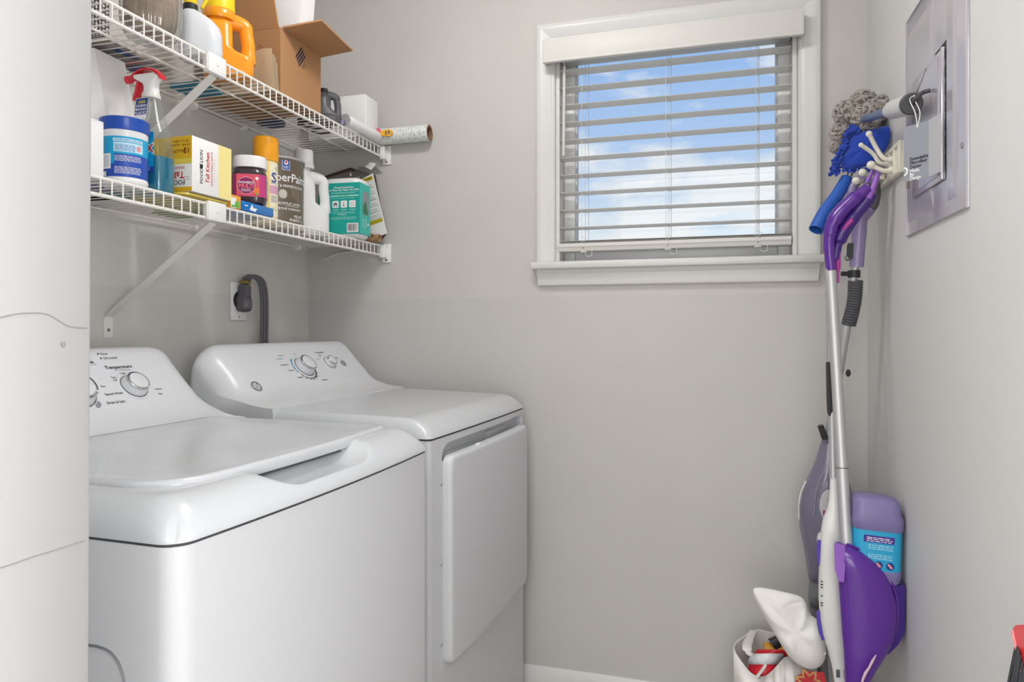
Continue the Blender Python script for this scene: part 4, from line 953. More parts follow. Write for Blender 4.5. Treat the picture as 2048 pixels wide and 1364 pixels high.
lettering(slv, [('HOW IT WORKS', 0.088, 0.119, 0.0032), ], mat('teal_ink', '#0c6b66', 0.5), M, lift=0.0007)
def rrect(x, y, w, h, r=0.003):
    return ('p', [(x+sx*(w/2-r)+r*math.cos(a), y+sy*(h/2-r)+r*math.sin(a)) for sx, sy, a0 in ((1, 1, 0), (-1, 1, 90), (-1, -1, 180), (1, -1, 270)) for a in (R(a0), R(a0+45), R(a0+90))])
patch(slv, [rrect(0.060+0.029*k, 0.093, 0.022, 0.022) for k in range(3)], WINK, M, 'pictogram', lift=0.0005)
patch(slv, [('p', [(0.052, 0.091), (0.056, 0.098), (0.064, 0.098), (0.068, 0.091)]), ('r', 0.054, 0.058, 0.086, 0.089), ('r', 0.062, 0.066, 0.086, 0.089), ('r', 0.087, 0.089, 0.088, 0.100), ('r', 0.084, 0.093, 0.087, 0.089), ('o', 0.118, 0.093, 0.005, 0.006)], mat('slate_ink', '#51666b', 0.5), M, 'pictogram_ink', lift=0.0007)
patch(slv, [('r', 0.050+0.029*k, 0.070+0.029*k, y, y+0.0012) for k in range(3) for y in (0.076, 0.0735)], mat('pale_teal_print', '#a6e2d8', 0.5), M, 'caption', lift=0.0005)
lettering(slv, [('IN THE BOX', 0.083, 0.0605, 0.0036)], WINK, M, bold=0.02)
bar = patch(slv, [('r', 0.099, 0.138, 0.004, 0.033)], WINK, M, 'barcode_panel', lift=0.0005); rnd = random.Random(5); bars = []; x = 0.102
while x < 0.134: w = rnd.choice((0.0006, 0.001, 0.0016)); bars.append(('r', x, x+w, 0.009, 0.030)); x += w + rnd.choice((0.0007, 0.0012))
patch(bar, bars, BLACK, M, 'bars', lift=0.0007)
lettering(slv, [('0 27043 98211 6', 0.1185, 0.0065, 0.0028)], BLACK, M, lift=0.0007)

t = thing('flat_package', 'dark brown flat package with kitchen lettering leaning on the window wall behind the teal carton', 'package', (0.19, -0.04, LT))
BRN = mat('dark_brown_card', '#3f2f28', 0.4); DGR = mat('charcoal_card', '#6b6763', 0.35)
PM = plane_M((0, -0.046, 0), (1, 0, 0), (0, 0, 1))
OUT = [(0.085, 1.47), (0.30, 1.47), (0.318, 1.49), (0.279, 1.692), (0.19, 1.722), (0.085, 1.698)]
MB().prism(OUT, plane_M((0, -0.034, 0), (1, 0, 0), (0, 0, 1)), 0.012).build('package_body', BRN, t, world=True, sharp=20)
TW = Matrix.Translation(-Vector((0.19, -0.04, LT)))
fr = patch(t, [('p', [(0.095, 1.48), (0.295, 1.48), (0.308, 1.495), (0.268, 1.684), (0.19, 1.711), (0.095, 1.690)])], DGR, TW @ PM, 'front_print', lift=0.0003)
lettering(fr, [('KITCHEN', 0.1935, 1.681, 0.011, 'c', 4)], WINK, TW @ PM, bold=0.02, lift=0.0008)
patch(fr, [('r', 0.189, 0.195, 1.692, 1.703)], WINK, TW @ PM, 'mark', lift=0.0008)
MB().prism([(0.20, 1.704), (0.262, 1.689), (0.312, 1.694), (0.290, 1.716), (0.225, 1.722)], plane_M((0, -0.0465, 0), (1, 0, 0), (0, 0, 1)), 0.0006).build('hang_tab', clear_plastic('clear_tab', (0.85, 0.87, 0.85), 0.25), t, world=True)
MB().prism([(0.247, 1.720), (0.268, 1.735), (0.288, 1.728), (0.270, 1.708)], plane_M((0, -0.0475, 0), (1, 0, 0), (0, 0, 1)), 0.0005).build('sticker', CARDW, t, world=True)
t = thing('instruction_sheet', 'white printed instruction card with yellow bands leaning between the teal carton and the wall', 'card', (0.28, -0.06, LT))
MB().prism([(0.232, 1.674), (0.281, 1.694), (0.333, 1.492), (0.262, 1.470)], plane_M((0, -0.056, 0), (1, 0, 0), (0, 0, 1)), 0.002).build('card_body', CARDW, t, world=True)
SM = Matrix.Translation(-Vector((0.28, -0.06, LT))) @ plane_M((0.281, -0.0581, 1.694), (math.cos(R(21)), 0, math.sin(R(21))), (-math.sin(R(14.5)), 0, math.cos(R(14.5))))
SM = Matrix.Translation(-Vector((0.28, -0.06, LT))) @ plane_M((0.281, -0.0581, 1.694), (math.cos(R(14.4)), 0, math.sin(R(14.4))), (-math.sin(R(14.4)), 0, math.cos(R(14.4))))
patch(t, [('r', -0.050, -0.004, -0.020, -0.007)], mat('mustard_print', '#b7a423', 0.5), SM, 'header_band', lift=0.0004); patch(t, [('r', -0.055, -0.004, -0.166, -0.153)], mat('mustard_print', '#b7a423', 0.5), SM, 'footer_band', lift=0.0004)
lettering(t, [('READ FIRST', -0.026, -0.0135, 0.0055)], BLACK, SM, bold=0.03, lift=0.0006)
patch(t, [('o', 0, 0, 0.001, 0.0012)] + [('r', -0.048, -0.005, y, y+0.0009) for y in (-0.025, -0.046, -0.066, -0.086, -0.108, -0.130, -0.150)] + [('r', -0.0055, -0.005, -0.150, -0.025)], mat('violet_grey_ink', '#7c6f86', 0.5), SM, 'ruled_lines', lift=0.0004)
patch(t, lines(-0.044, -0.009, [-0.030-0.0052*k for k in range(23) if k % 4], 0.0016, 7), GREYINK, SM, 'fine_print', lift=0.0004)
TUBE = mat('brown_card_tube', '#a5845f', 0.7)
g = 'brown cardboard tubes'
for k, (y, x1, lb) in enumerate(((-0.078, 0.318, 'short brown cardboard tube lying nearest the window wall at the end of the lower shelf'), (-0.105, 0.305, 'short brown cardboard tube lying on the lower shelf beside the teal carton'))):
    t = thing('cardboard_tube', lb, 'tube', (x1-0.03, y, LT), group=g)
    b = MB(); b.lathe([(0.0095, x1-0.15), (0.0125, x1-0.15), (0.0125, x1), (0.0095, x1), (0.0095, x1-0.15)], (0, y, LT+0.0126), 24, 'x'); b.build('tube_wall', TUBE, t, world=True)

# -- upper shelf, left to right
t = thing('mesh_basket', 'black wire mesh basket at the left end of the upper shelf', 'basket', (0.10, -1.08, UT))
MESHB = mat('black_wire', '#26262a', 0.4, metal=0.3)
b = MB(); x0, x1, y0, y1, z1 = 0.04, 0.150, -1.20, -0.985, UT+0.11
n = 12
for k in range(n+1):
    z = UT+0.003+0.105*k/n
    b.tube([(x0, y0, z), (x1, y0, z), (x1, y1, z), (x0, y1, z)], 0.0009, 4, loop=True)
for k in range(25):
    y = y0+(y1-y0)*k/24; b.tube([(x0, y, z1), (x0, y, UT+0.002), (x1, y, UT+0.002), (x1, y, z1)], 0.0009, 4)
for k in range(1, 12):
    x = x0+(x1-x0)*k/12; b.tube([(x, y0, z1), (x, y0, UT+0.002), (x, y1, UT+0.002), (x, y1, z1)], 0.0009, 4)
b.build('mesh', MESHB, t, world=True)
MB().tube([(x0, y0, z1), (x1, y0, z1), (x1, y1, z1), (x0, y1, z1)], 0.003, 8, loop=True).build('rim', MESHB, t, world=True)
t = thing('glass_jar', 'large ribbed clear glass jar with tan filling on the upper shelf', 'jar', (0.215, -0.938, UT))
GLASSY = clear_plastic('ribbed_glass', (0.88, 0.90, 0.88), 0.16)
b = MB(); b.lathe([(0.001, 0.001), (0.036, 0.0), (0.046, 0.005), (0.056, 0.022), (0.060, 0.045), (0.060, 0.15), (0.055, 0.175), (0.046, 0.19), (0.046, 0.21)], n=120, ripple=(28, 0.022)); b.build('jar_body', GLASSY, t, sharp=None)
b = MB(); b.lathe([(0.001, 0.016), (0.034, 0.016), (0.046, 0.026), (0.053, 0.045), (0.0535, 0.13), (0.04, 0.137), (0.001, 0.138)], n=40); b.build('contents', mat('tan_contents', '#a98f7c', 0.7, var=(30, 0.35), bump=(40, 0.5, 0.004)), t)
b = MB(); b.lathe([(0.047, 0.205), (0.049, 0.206), (0.049, 0.225), (0.001, 0.226)], n=40); b.build('lid', STEEL, t)
YCAP = mat('yellow_plastic', '#f0d022', 0.3)
t = thing('spray_bottle', 'squat white spray bottle with yellow trigger on the upper shelf beside the orange jug', 'spray bottle', (0.240, -0.816, UT), R(40))
b = MB(); b.rr([(0, 0.080, 0.060, 0.024), (0.005, 0.091, 0.070, 0.028), (0.020, 0.094, 0.072, 0.030), (0.060, 0.092, 0.070, 0.030), (0.078, 0.086, 0.066, 0.030, -0.002, 0), (0.094, 0.070, 0.056, 0.027, -0.008, 0), (0.106, 0.048, 0.042, 0.02, -0.016, 0), (0.114, 0.028, 0.028, 0.013, -0.022, 0), (0.122, 0.026, 0.026, 0.013, -0.022, 0)], 7); b.build('bottle', mat('white_glossy_bottle', '#d6d9de', 0.16, coat=0.3), t, sharp=60)
MB().lathe([(0.0155, 0.112), (0.0160, 0.114), (0.0160, 0.126), (0.014, 0.128)], (-0.022, 0, 0), 24).build('collar', DARK, t)
b = MB(); b.rr([(0.126, 0.026, 0.022, 0.008, -0.022, 0), (0.146, 0.030, 0.024, 0.008, -0.022, 0), (0.160, 0.070, 0.024, 0.007, -0.012, 0), (0.176, 0.066, 0.020, 0.007, -0.014, 0)], 4); b.build('trigger_head', YCAP, t)
b = MB(); b.box((0.012, 0, 0.142), (0.007, 0.014, 0.044), 0.002, Matrix.Rotation(R(28), 3, 'Y')); b.build('trigger_lever', YCAP, t)
t = thing('detergent_jug', 'orange plastic jug with loop handle and yellow cap on the upper shelf', 'jug', (0.224, -0.700, UT), R(38))
jug(t, mat('orange_hdpe', '#f39a1f', 0.25, coat=0.25), 0.116, 0.070, 0.232, 0.050, 0.048, YCAP, 0.036, 0.070, off=-0.022, hr=0.0140, neck=0.030, top=0.59)
MB().lathe([(0.024, 0.225), (0.024, 0.250), (0.021, 0.253), (0.001, 0.253)], (-0.022, 0, 0), 32).build('spout_cap', mat('chartreuse_plastic', '#d5dc2c', 0.3), t)
TANP = mat('tan_kraft_paper', '#cbb596', 0.8)
t = thing('paper_bag_bundle', 'bundle of folded tan paper bags standing between the orange jug and the cardboard box', 'paper bags', (0.275, -0.612, UT))
for k in range(5):
    y0 = -0.618 + 0.0045*k; hgt = 0.098 - 0.006*k; ln = 0.16
    b = MB(); b.sheet(lambda u, v, y0=y0, hgt=hgt, k=k: (0.262+0.028*1.0-ln*(1-u)*1.0, y0 - 0.010*math.sin(PI*v*0.5)*(1.5-0.2*k) + 0.012 + 0.001*math.sin(20*u+k), UT + hgt*v + 0.004*math.sin(9*u+2*k)*v), 12, 8, (0, 0.0012, 0))
    b.build('folded_bag', TANP, t, world=True)

CARD = mat('brown_cardboard', '#ab7f57', 0.75, var=(5, 0.05), bump=(60, 0.12, 0.001)); CARD_E = mat('cardboard_edge', '#9a744f', 0.8)
t = thing('cardboard_box', 'open brown cardboard box with flaps out on the upper shelf', 'box', (0.18, -0.485, UT))
kx0, kx1, ky0, ky1, kz0, kz1 = 0.055, 0.288, -0.580, -0.386, UT+0.004, 1.966; th = 0.004
b = MB(); b.bb(kx1-th, kx1, ky0, ky1, kz0, kz1); b.build('right_panel', CARD, t, world=True)
b = MB(); b.bb(kx0, kx1-th, ky0, ky0+th, kz0, kz1); b.build('front_panel', CARD, t, world=True)
b = MB(); b.bb(kx0, kx1-th, ky1-th, ky1, kz0, kz1); b.build('back_panel', CARD, t, world=True)
b = MB(); b.bb(kx0, kx0+th, ky0+th, ky1-th, kz0, kz1); b.build('left_panel', CARD, t, world=True)
b = MB(); b.bb(kx0, kx1, ky0, ky1, UT, kz0); b.build('bottom_panel', CARD, t, world=True)
def flap(a, c, o1, o2, name='flap'):
    a, c, o1, o2 = map(Vector, (a, c, o1, o2)); n = (c-a).cross(o1-a).normalized()*0.0025
    MB().loft([[a+n, c+n, o2+n, o1+n], [a-n, c-n, o2-n, o1-n]]).build(name, CARD, t, world=True, sharp=10)
flap((kx1, ky0+0.008, kz1+0.003), (kx1, ky1, kz1-0.006), (0.385, ky0+0.042, 1.990), (0.385, ky1+0.010, 1.972))
flap((kx0, ky0+0.002, kz1), (kx1-0.006, ky0+0.002, kz1), (kx0+0.004, ky0-0.012, kz1+0.115), (kx1-0.018, ky0-0.012, kz1+0.115))
TW = Matrix.Translation(-Vector((0.18, -0.485, UT))); M = TW @ YX(kx1, ky0, kz0)
NAVY = mat('navy_box_print', '#2c2742', 0.7)
dm = []; c0 = (0.098, 0.116); hw_, hh_ = 0.030, 0.038
for k in range(5):
    u0 = -1.32 + 0.33*k; u1 = u0 + 0.20
    P = lambda a, s: (c0[0] + hw_*(a+s)/2, c0[1] + hh_*(s-a)/2)
    dm.append(('p', [P(u0, -1), P(u1, -1), P(u1, 1), P(u0, 1)]))
patch(t, dm[1:], NAVY, M, 'diamond_print')
lettering(t, [('RECYCLE', c0[0]+0.0075, c0[1]-0.0095, 0.0042, 'c', 52), ('200 ECT', c0[0]+0.0125, c0[1]-0.0135, 0.0042, 'c', 52)], NAVY, M)
M = TW @ XZ(kx0, ky0, kz0); patch(t, [('o', 0.175, 0.108, 0.012, 0.0138, -60, 120), ('r', 0.163, 0.176, 0.124, 0.127)], mat('red_brown_print', '#9d5638', 0.7), M, 'stamp')
t = thing('tall_carton', 'tall white carton standing inside the open cardboard box', 'carton', (0.19, -0.44, kz0))
b = MB(); b.box((0.205, -0.424, kz0+0.190), (0.110, 0.066, 0.36), 0.0012, Matrix.Rotation(R(-7), 3, 'X')); b.build('carton_body', CARTON_W, t, world=True)
b = MB(); b.box((0.261, -0.424, kz0+0.190), (0.0012, 0.064, 0.358), 0.0, Matrix.Rotation(R(-7), 3, 'X')); b.build('carton_front', mat('bright_white_carton', '#f3f3f2', 0.45), t, world=True)
t = thing('white_carton', 'white mailer carton on the upper shelf against the window wall', 'carton', (0.2, -0.095, UT))
MB().bb(0.09, 0.297, -0.140, -0.052, UT, 1.931, 0.001).build('carton_body', CARTON_W, t, world=True)
M = Matrix.Translation(-Vector((0.2, -0.095, UT))) @ XZ(0.09, -0.140, UT)
patch(t, [('o', 0.115, 0.1355, 0.011, 0.0122, 180, 360)], mat('faint_grey_ink', '#cfcdca', 0.6), M, 'thumb_notch')
MB().bb(0.2965, 0.2985, -0.136, -0.056, UT+0.002, 1.929, 0.0006).build('end_flap', CARTON_W, t, world=True)
t = thing('storage_bottle', 'dark grey plastic bottle with handle beside the cardboard box', 'bottle', (0.262, -0.305, UT), R(35))
jug(t, mat('charcoal_hdpe', '#59595d', 0.35), 0.074, 0.046, 0.100, 0.020, 0.028, DARK, 0.012, 0.012, off=-0.012, hr=0.0085, neck=0.010, top=0.78)
t = thing('bottle_cap', 'small lavender cap lying beside the dark grey bottle', 'cap', (0.288, -0.268, UT))
MB().lathe([(0.009, 0), (0.010, 0.001), (0.010, 0.013), (0.008, 0.015), (0.001, 0.015)], (0, 0, 0), 24, ripple=(20, 0.015)).build('cap_shell', mat('lavender_plastic', '#8d84a3', 0.35), t)
t = thing('plastic_roll', 'white plastic wrapped roll lying along the front of the upper shelf', 'roll', (0.300, -0.16, UT))
b = MB(); P = [(0.300+0.0005*k, -0.252+0.0222*k, UT+0.0165+0.0006*math.sin(k*2.1)) for k in range(9)]
b.tube([(0.300, -0.258, UT+0.0165)] + P + [(0.304, -0.066, UT+0.0165)], [0.012] + [0.0162+0.0004*math.sin(k*1.7) for k in range(9)] + [0.014], 24); b.build('roll_body', mat('white_film', '#eeeef0', 0.3, bump=(35, 0.4, 0.003)), t, world=True)
b = MB(); b.tube([(0.300, -0.272, UT+0.0165), (0.300, -0.257, UT+0.0165)], [0.017, 0.013], 18); b.build('twisted_end', clear_plastic('clear_film', (0.9, 0.9, 0.9), 0.3), t, world=True)
def terrazzo():
    m = mat('terrazzo_film', '#e6eae8', 0.4); nt = m.node_tree; N = nt.nodes; L = nt.links
    tc = N.new('ShaderNodeTexCoord'); v = N.new('ShaderNodeTexVoronoi'); v.inputs['Scale'].default_value = 230; L.new(tc.outputs['Object'], v.inputs['Vector'])
    hs = N.new('ShaderNodeSeparateColor'); L.new(v.outputs['Color'], hs.inputs[0])
    gt = N.new('ShaderNodeMath'); gt.operation = 'GREATER_THAN'; gt.inputs[1].default_value = 0.62; L.new(hs.outputs[0], gt.inputs[0])
    lt = N.new('ShaderNodeMath'); lt.operation = 'LESS_THAN'; lt.inputs[1].default_value = 0.36; L.new(v.outputs['Distance'], lt.inputs[0])
    mu = N.new('ShaderNodeMath'); mu.operation = 'MULTIPLY'; L.new(gt.outputs[0], mu.inputs[0]); L.new(lt.outputs[0], mu.inputs[1])
    rp = N.new('ShaderNodeValToRGB'); rp.color_ramp.interpolation = 'CONSTANT'; e = rp.color_ramp.elements
    e[0].color = lin('#34373b'); e[1].position = 0.4; e[1].color = lin('#8a9096'); k = e.new(0.7); k.color = lin('#b9a892'); k = e.new(0.85); k.color = lin('#55606b')
    L.new(hs.outputs[1], rp.inputs[0]); mx = N.new('ShaderNodeMixRGB'); mx.inputs[1].default_value = lin('#e6eae8')
    L.new(mu.outputs[0], mx.inputs[0]); L.new(rp.outputs[0], mx.inputs[2]); L.new(mx.outputs[0], N['Principled BSDF'].inputs['Base Color']); return m
t = thing('shelf_liner_roll', 'terrazzo patterned roll of shelf liner sticking out past the shelf end along the window wall', 'roll', (0.3, -0.028, UT))
b = MB(); b.lathe([(0.0265, 0.08), (0.0265, 0.474)], (0, -0.0285, UT+0.0268), 40, 'x', cap=False); b.build('liner', terrazzo(), t, world=True)
b = MB(); b.lathe([(0.0262, 0.081), (0.020, 0.081), (0.020, 0.4735), (0.0262, 0.4735)], (0, -0.0285, UT+0.0268), 40, 'x', cap=False); b.build('card_core', mat('brown_core', '#8a6a50', 0.8), t, world=True)
for c, hole, lb, x0, x1, y, z in (('#ef5d8e', '#e9a24a', 'pink plastic handle with a round hole lying on the terrazzo roll', 0.225, 0.312, -0.0605, UT+0.037), ('#efb437', '#8f8c86', 'yellow plastic handle with a round hole lying on the terrazzo roll beside the pink one', 0.280, 0.354, -0.0590, UT+0.030)):
    t = thing('scissor_handle', lb, 'handle', (x0, y, z), group='plastic handles')
    L_ = x1-x0; Mh = plane_M((x0, y+0.003, z), (1, 0, -0.02), (0.02, 0, 1))
    r1 = 0.0125; cxh = L_-r1; outer = [(0, -0.008), (cxh-0.012, -0.0105)] + [(cxh+r1*math.cos(R(a)), r1*math.sin(R(a))*0.95) for a in range(-90, 91, 15)] + [(cxh-0.012, 0.0105), (0, 0.008)]
    b = MB(); inner_ = [(cxh+0.0062*math.cos(2*PI*k/20), 0.0066*math.sin(2*PI*k/20)) for k in range(20)]
    # plate with a hole: ring strip round the hole plus the shank
    hd = [(cxh+r1*math.cos(2*PI*k/20), r1*0.95*math.sin(2*PI*k/20)) for k in range(20)]
    b._rings([[Mh @ Vector((x, yy, 0)) for x, yy in hd], [Mh @ Vector((x, yy, 0.006)) for x, yy in hd], [Mh @ Vector((x, yy, 0.006)) for x, yy in inner_], [Mh @ Vector((x, yy, 0)) for x, yy in inner_]], loop=True)
    b.prism([(0, -0.008), (cxh-0.009, -0.0095), (cxh-0.0085, 0.0095), (0, 0.008)], Mh, 0.006)
    b.build('grip', mat('handle_'+c, c, 0.3), t, world=True, sharp=30)
    MB().cyl(Mh @ Vector((cxh, 0, 0.0005)), Mh @ Vector((cxh, 0, 0.0025)), 0.0066, n=20).build('hole_insert', mat('insert_'+hole, hole, 0.5), t, world=True)
# things only seen from below through the wires
for nm, lb, ct, c, x0, x1, y0, y1, h in (('flat_packet', 'flat teal packet on the upper shelf wires behind the orange jug', 'packet', '#2b86a4', 0.035, 0.13, -0.690, -0.600, 0.012), ('magazine', 'folded magazine with red and navy print on the upper shelf wires behind the glass jar', 'magazine', '#9b9390', 0.03, 0.125, -0.960, -0.780, 0.008)):
    t = thing(nm, lb, ct, ((x0+x1)/2, (y0+y1)/2, UT)); MB().bb(x0, x1, y0, y1, UT, UT+h, 0.002).build('cover', mat('cover_'+c, c, 0.5), t, world=True)
    if nm == 'magazine':
        DM_ = Matrix.Translation(-Vector(((x0+x1)/2, (y0+y1)/2, UT))) @ plane_M((x0, y1, UT), (1, 0, 0), (0, -1, 0))
        patch(t, [('r', 0.01, 0.06, 0.02, 0.06), ('r', 0.07, 0.09, 0.09, 0.16)], mat('navy_print', '#1c3f86', 0.4), DM_, 'navy_print', lift=0.0004); patch(t, [('r', 0.02, 0.08, 0.07, 0.085)], REDINK, DM_, 'red_print', lift=0.0004)
t = thing('round_tin', 'navy blue round tin on the upper shelf wires behind the cardboard box', 'tin', (0.085, -0.335, UT))
MB().lathe([(0.038, 0), (0.042, 0.002), (0.042, 0.045), (0.036, 0.055), (0.001, 0.056)], n=36).build('tin_body', mat('navy_tin', '#22386e', 0.4), t)
t = thing('cable_bundle', 'black coil of cable on the upper shelf wires beside the dark grey bottle', 'cable', (0.19, -0.27, UT))
MB().tube([(0.17+0.045*math.cos(a)*(1+0.05*math.sin(3*a)), -0.235+0.055*math.sin(a), UT+0.006+0.0022*a) for a in [0.35*k for k in range(46)]], 0.0042, 6).build('coil', DARK, t, world=True)
# ------------------------------------------------------------------ right hand corner
def atx(px, py, x):
    f = Vector((-math.sin(YAW), math.cos(YAW), 0)); r = Vector((math.cos(YAW), math.sin(YAW), 0))
    d = f + r*((px-1024)/FPX) + Vector((0, 0, (HZ-py)/FPX)); return CAM + d*((x - CAM.x)/d.x)
# ---- breaker panel
PNL = mat('grey_enamelled_steel', '#c4c0c7', 0.25, metal=0.45, spec=0.6, coat=0.2)
bp = thing('breaker_panel', 'grey metal electrical panel with ajar inner door on the right wall', 'electrical panel', (W, -0.642, 1.61))
b = MB(); b.bb(W-0.003, W, -0.839, -0.445, 1.379, 1.848, 0.001)
b.tube([(W-0.004, -0.838, 1.380), (W-0.004, -0.838, 1.847), (W-0.004, -0.446, 1.847), (W-0.004, -0.446, 1.380)], 0.0022, 6, loop=True)
b.build('cover', PNL, bp, world=True, sharp=30)
def raised(y0, y1, z0, z1, h, s, zs0, zs1):
    """pressed steel plateau with sloping sides"""
    b = MB(); X0, X1 = W-0.0028, W-h
    b.loft([[(X0, y0, z0), (X0, y1, z0), (X0, y1, z1), (X0, y0, z1)], [(X1, y0+s, z0+zs0), (X1, y1-s, z0+zs0), (X1, y1-s, z1-zs1), (X1, y0+s, z1-zs1)]]); return b
raised(-0.645, -0.456, 1.405, 1.815, 0.0075, 0.010, 0.042, 0.030).build('raised_panel', PNL, bp, world=True, sharp=12)
raised(-0.783, -0.7325, 1.405, 1.815, 0.0075, 0.0085, 0.034, 0.030).build('raised_ridge', PNL, bp, world=True, sharp=12)
b = MB(); b.bb(W-0.0042, W-0.003, -0.7322, -0.66, 1.462, 1.700); b.build('breaker_opening', mat('dark_recess', '#332b2c', 0.7), bp, world=True)
for k in range(7):
    z = 1.475+0.032*k; MB().bb(W-0.0062, W-0.004, -0.729, -0.705, z, z+0.018, 0.0004).build('breaker_switch', DARK, bp, world=True)
DX = W-0.013; DTL, DTR, DBR, DBL = atx(1824, 166, DX), atx(1880, 94, DX), atx(1880, 358, DX), atx(1826, 396, DX)
HY, FY, Z0, Z1 = DTL.y, DTR.y, (DBR.z+DBL.z)/2, (DTR.z+DTL.z)/2
b = MB(); dm = Matrix.Translation(Vector((DX, HY, 0))) @ Matrix.Rotation(R(1.2), 4, 'Z')
b.bb(0, 0.0025, FY-HY, 0, Z0, Z1, 0.001); b.bb(-0.0028, 0.0045, FY-HY-0.002, FY-HY+0.004, Z0, Z1, 0.001); b.tube([(-0.001, -0.006, Z1-0.05), (-0.001, -0.012, Z1-0.035), (-0.001, -0.07, Z1-0.018), (-0.001, -0.10, Z1-0.004)], 0.0016, 6); b.xf(dm); b.build('panel_door', PNL, bp, world=True, sharp=30)
b = MB(); b.bb(W-0.012, W-0.006, FY+0.02, HY, Z0+0.01, Z1-0.01); b.build('door_frame', PNL, bp, world=True)
MB().bb(W-0.012, W-0.007, -0.487, -0.481, 1.478, 1.496, 0.001).build('door_latch', mat('brown_latch', '#7d6f6a', 0.4, metal=0.5), bp, world=True)
for y, z in ((-0.812, 1.488), (-0.812, 1.745), (-0.462, 1.735), (-0.462, 1.488)):
    MB().lathe([(0.0060, -0.002), (0.0055, -0.005), (0.003, -0.0062), (0.0005, -0.0064)], (W, y, z), 14, 'x').build('screw', CHROME, bp, world=True)

# ---- ivory hook rack
IV = mat('ivory_plastic', '#e6e3d3', 0.35)
hr = thing('hook_rack', 'ivory plastic rack of long and short hooks on the right wall', 'hook rack', (W, -0.27, 1.57))
b = MB(); b.bb(W-0.008, W, -0.415, -0.118, 1.528, 1.600, 0.003); b.build('back_plate', IV, hr, world=True)
b = MB()
for z0, z1 in ((1.590, 1.600), (1.528, 1.538)): b.bb(W-0.014, W-0.006, -0.415, -0.118, z0, z1, 0.002)
for y in (-0.412, -0.365, -0.318, -0.235, -0.190, -0.122): b.bb(W-0.014, W-0.006, y-0.004, y+0.004, 1.53, 1.60, 0.002)
b.build('frame_ribs', IV, hr, world=True)
def hook(p, r, ball):
    pts = smooth(p, 6); n = len(pts); b = MB(); b.tube(pts, [r*1.5 if i < 3 else r for i in range(n)], 10); b.ball(pts[-1], ball, n=14); return b
for y, a in ((-0.345, (1738, 268)), (-0.300, (1722, 290))):
    t = at(a[0], a[1], y-0.004); hook([(W-0.010, y, 1.572), (W-0.028, y+0.002, 1.576), (W-0.042, y+0.006, 1.600), t], 0.0052, 0.0074 if y < -0.3 else 0.0058).build('long_hook', IV, hr, world=True)
for y, a, ty in ((-0.345, (1742, 330), -0.345), (-0.262, (1725, 345), -0.290), (-0.215, (1712, 362), -0.282)):
    t = at(a[0], a[1], ty); hook([(W-0.010, y, 1.548), (W-0.030, y, 1.547), t], 0.0055, 0.0098).build('short_hook', IV, hr, world=True)

# ---- grey chenille duster
gd = thing('feather_duster', 'extendable duster with fluffy grey chenille head and pale grey handle, hanging by its loop', 'duster', (1.725, -0.45, 1.64))
CH = mat('grey_chenille', '#a19993', 0.95, sheen=0.3, var=(60, 0.25))
capc = Vector((1.744, -0.655, 1.610)); hd = Vector((1.726, -0.225, 1.700)); ax = (hd-capc).normalized()
HANDG = mat('pale_grey_handle', '#c9c8c7', 0.4); CAPG = mat('charcoal_cap', '#4b4b4d', 0.5)
b = MB(); b.tube([capc+ax*0.004, capc+ax*0.02, capc+ax*0.13, capc+ax*0.165], [0.0205, 0.0210, 0.0190, 0.0125], 28); b.build('handle', HANDG, gd, world=True)
b = MB(); b.tube([capc-ax*0.002, capc, capc+ax*0.006], [0.0185, 0.0205, 0.0208], 28); b.build('end_cap', CAPG, gd, world=True)
b = MB(); b.tube([capc+ax*0.160, capc+ax*0.41], [0.0105, 0.009], 16); b.build('extension_tube', mat('slate_blue_tube', '#5a6a8c', 0.4), gd, world=True)
b = MB(); nail = atx(1860, 181, W-0.0145); b.tube(smooth([capc-ax*0.002, capc+Vector((0.003, -0.02, 0.004)), capc.lerp(nail, 0.6)+Vector((0, 0, 0.006)), nail], 5), 0.0042, 8); b.build('hanging_loop', CAPG, gd, world=True)
random.seed(11)
lumps = [(Vector((0.004, 0.01, 0.042)), 0.031), (Vector((0.040, -0.01, 0.020)), 0.030), (Vector((-0.034, 0.0, 0.016)), 0.032), (Vector((0.004, -0.03, -0.006)), 0.033), (Vector((-0.044, 0.02, -0.026)), 0.026), (Vector((-0.008, 0.0, -0.034)), 0.027), (Vector((0.022, 0.03, -0.012)), 0.030), (Vector((-0.054, 0.03, -0.056)), 0.016)]
b = MB(); hc = Vector((1.733, -0.225, 1.705))
for c, r in lumps: b.ball(hc + c, r*0.86, n=12)
for c, r in lumps:
    for k in range(130):
        d = Vector((random.gauss(0, 1), random.gauss(0, 1), random.gauss(0, 1))).normalized()
        if d.y > 0.75: continue
        tdir = d.cross(Vector((random.gauss(0, 1), random.gauss(0, 1), random.gauss(0, 1)))).normalized()
        p0 = hc + c + d*r*0.86; L_ = random.uniform(0.006, 0.012)
        P = [p0 - tdir*L_, p0 + d*0.0045 - tdir*L_*0.4, p0 + d*0.0055 + tdir*L_*0.4, p0 + tdir*L_]
        for q in P: q.x = min(q.x, W-0.004)
        b.tube(P, [0.0026, 0.0034, 0.0034, 0.0024], 5)
b.build('chenille_head', CH, gd, world=True, recalc=False)
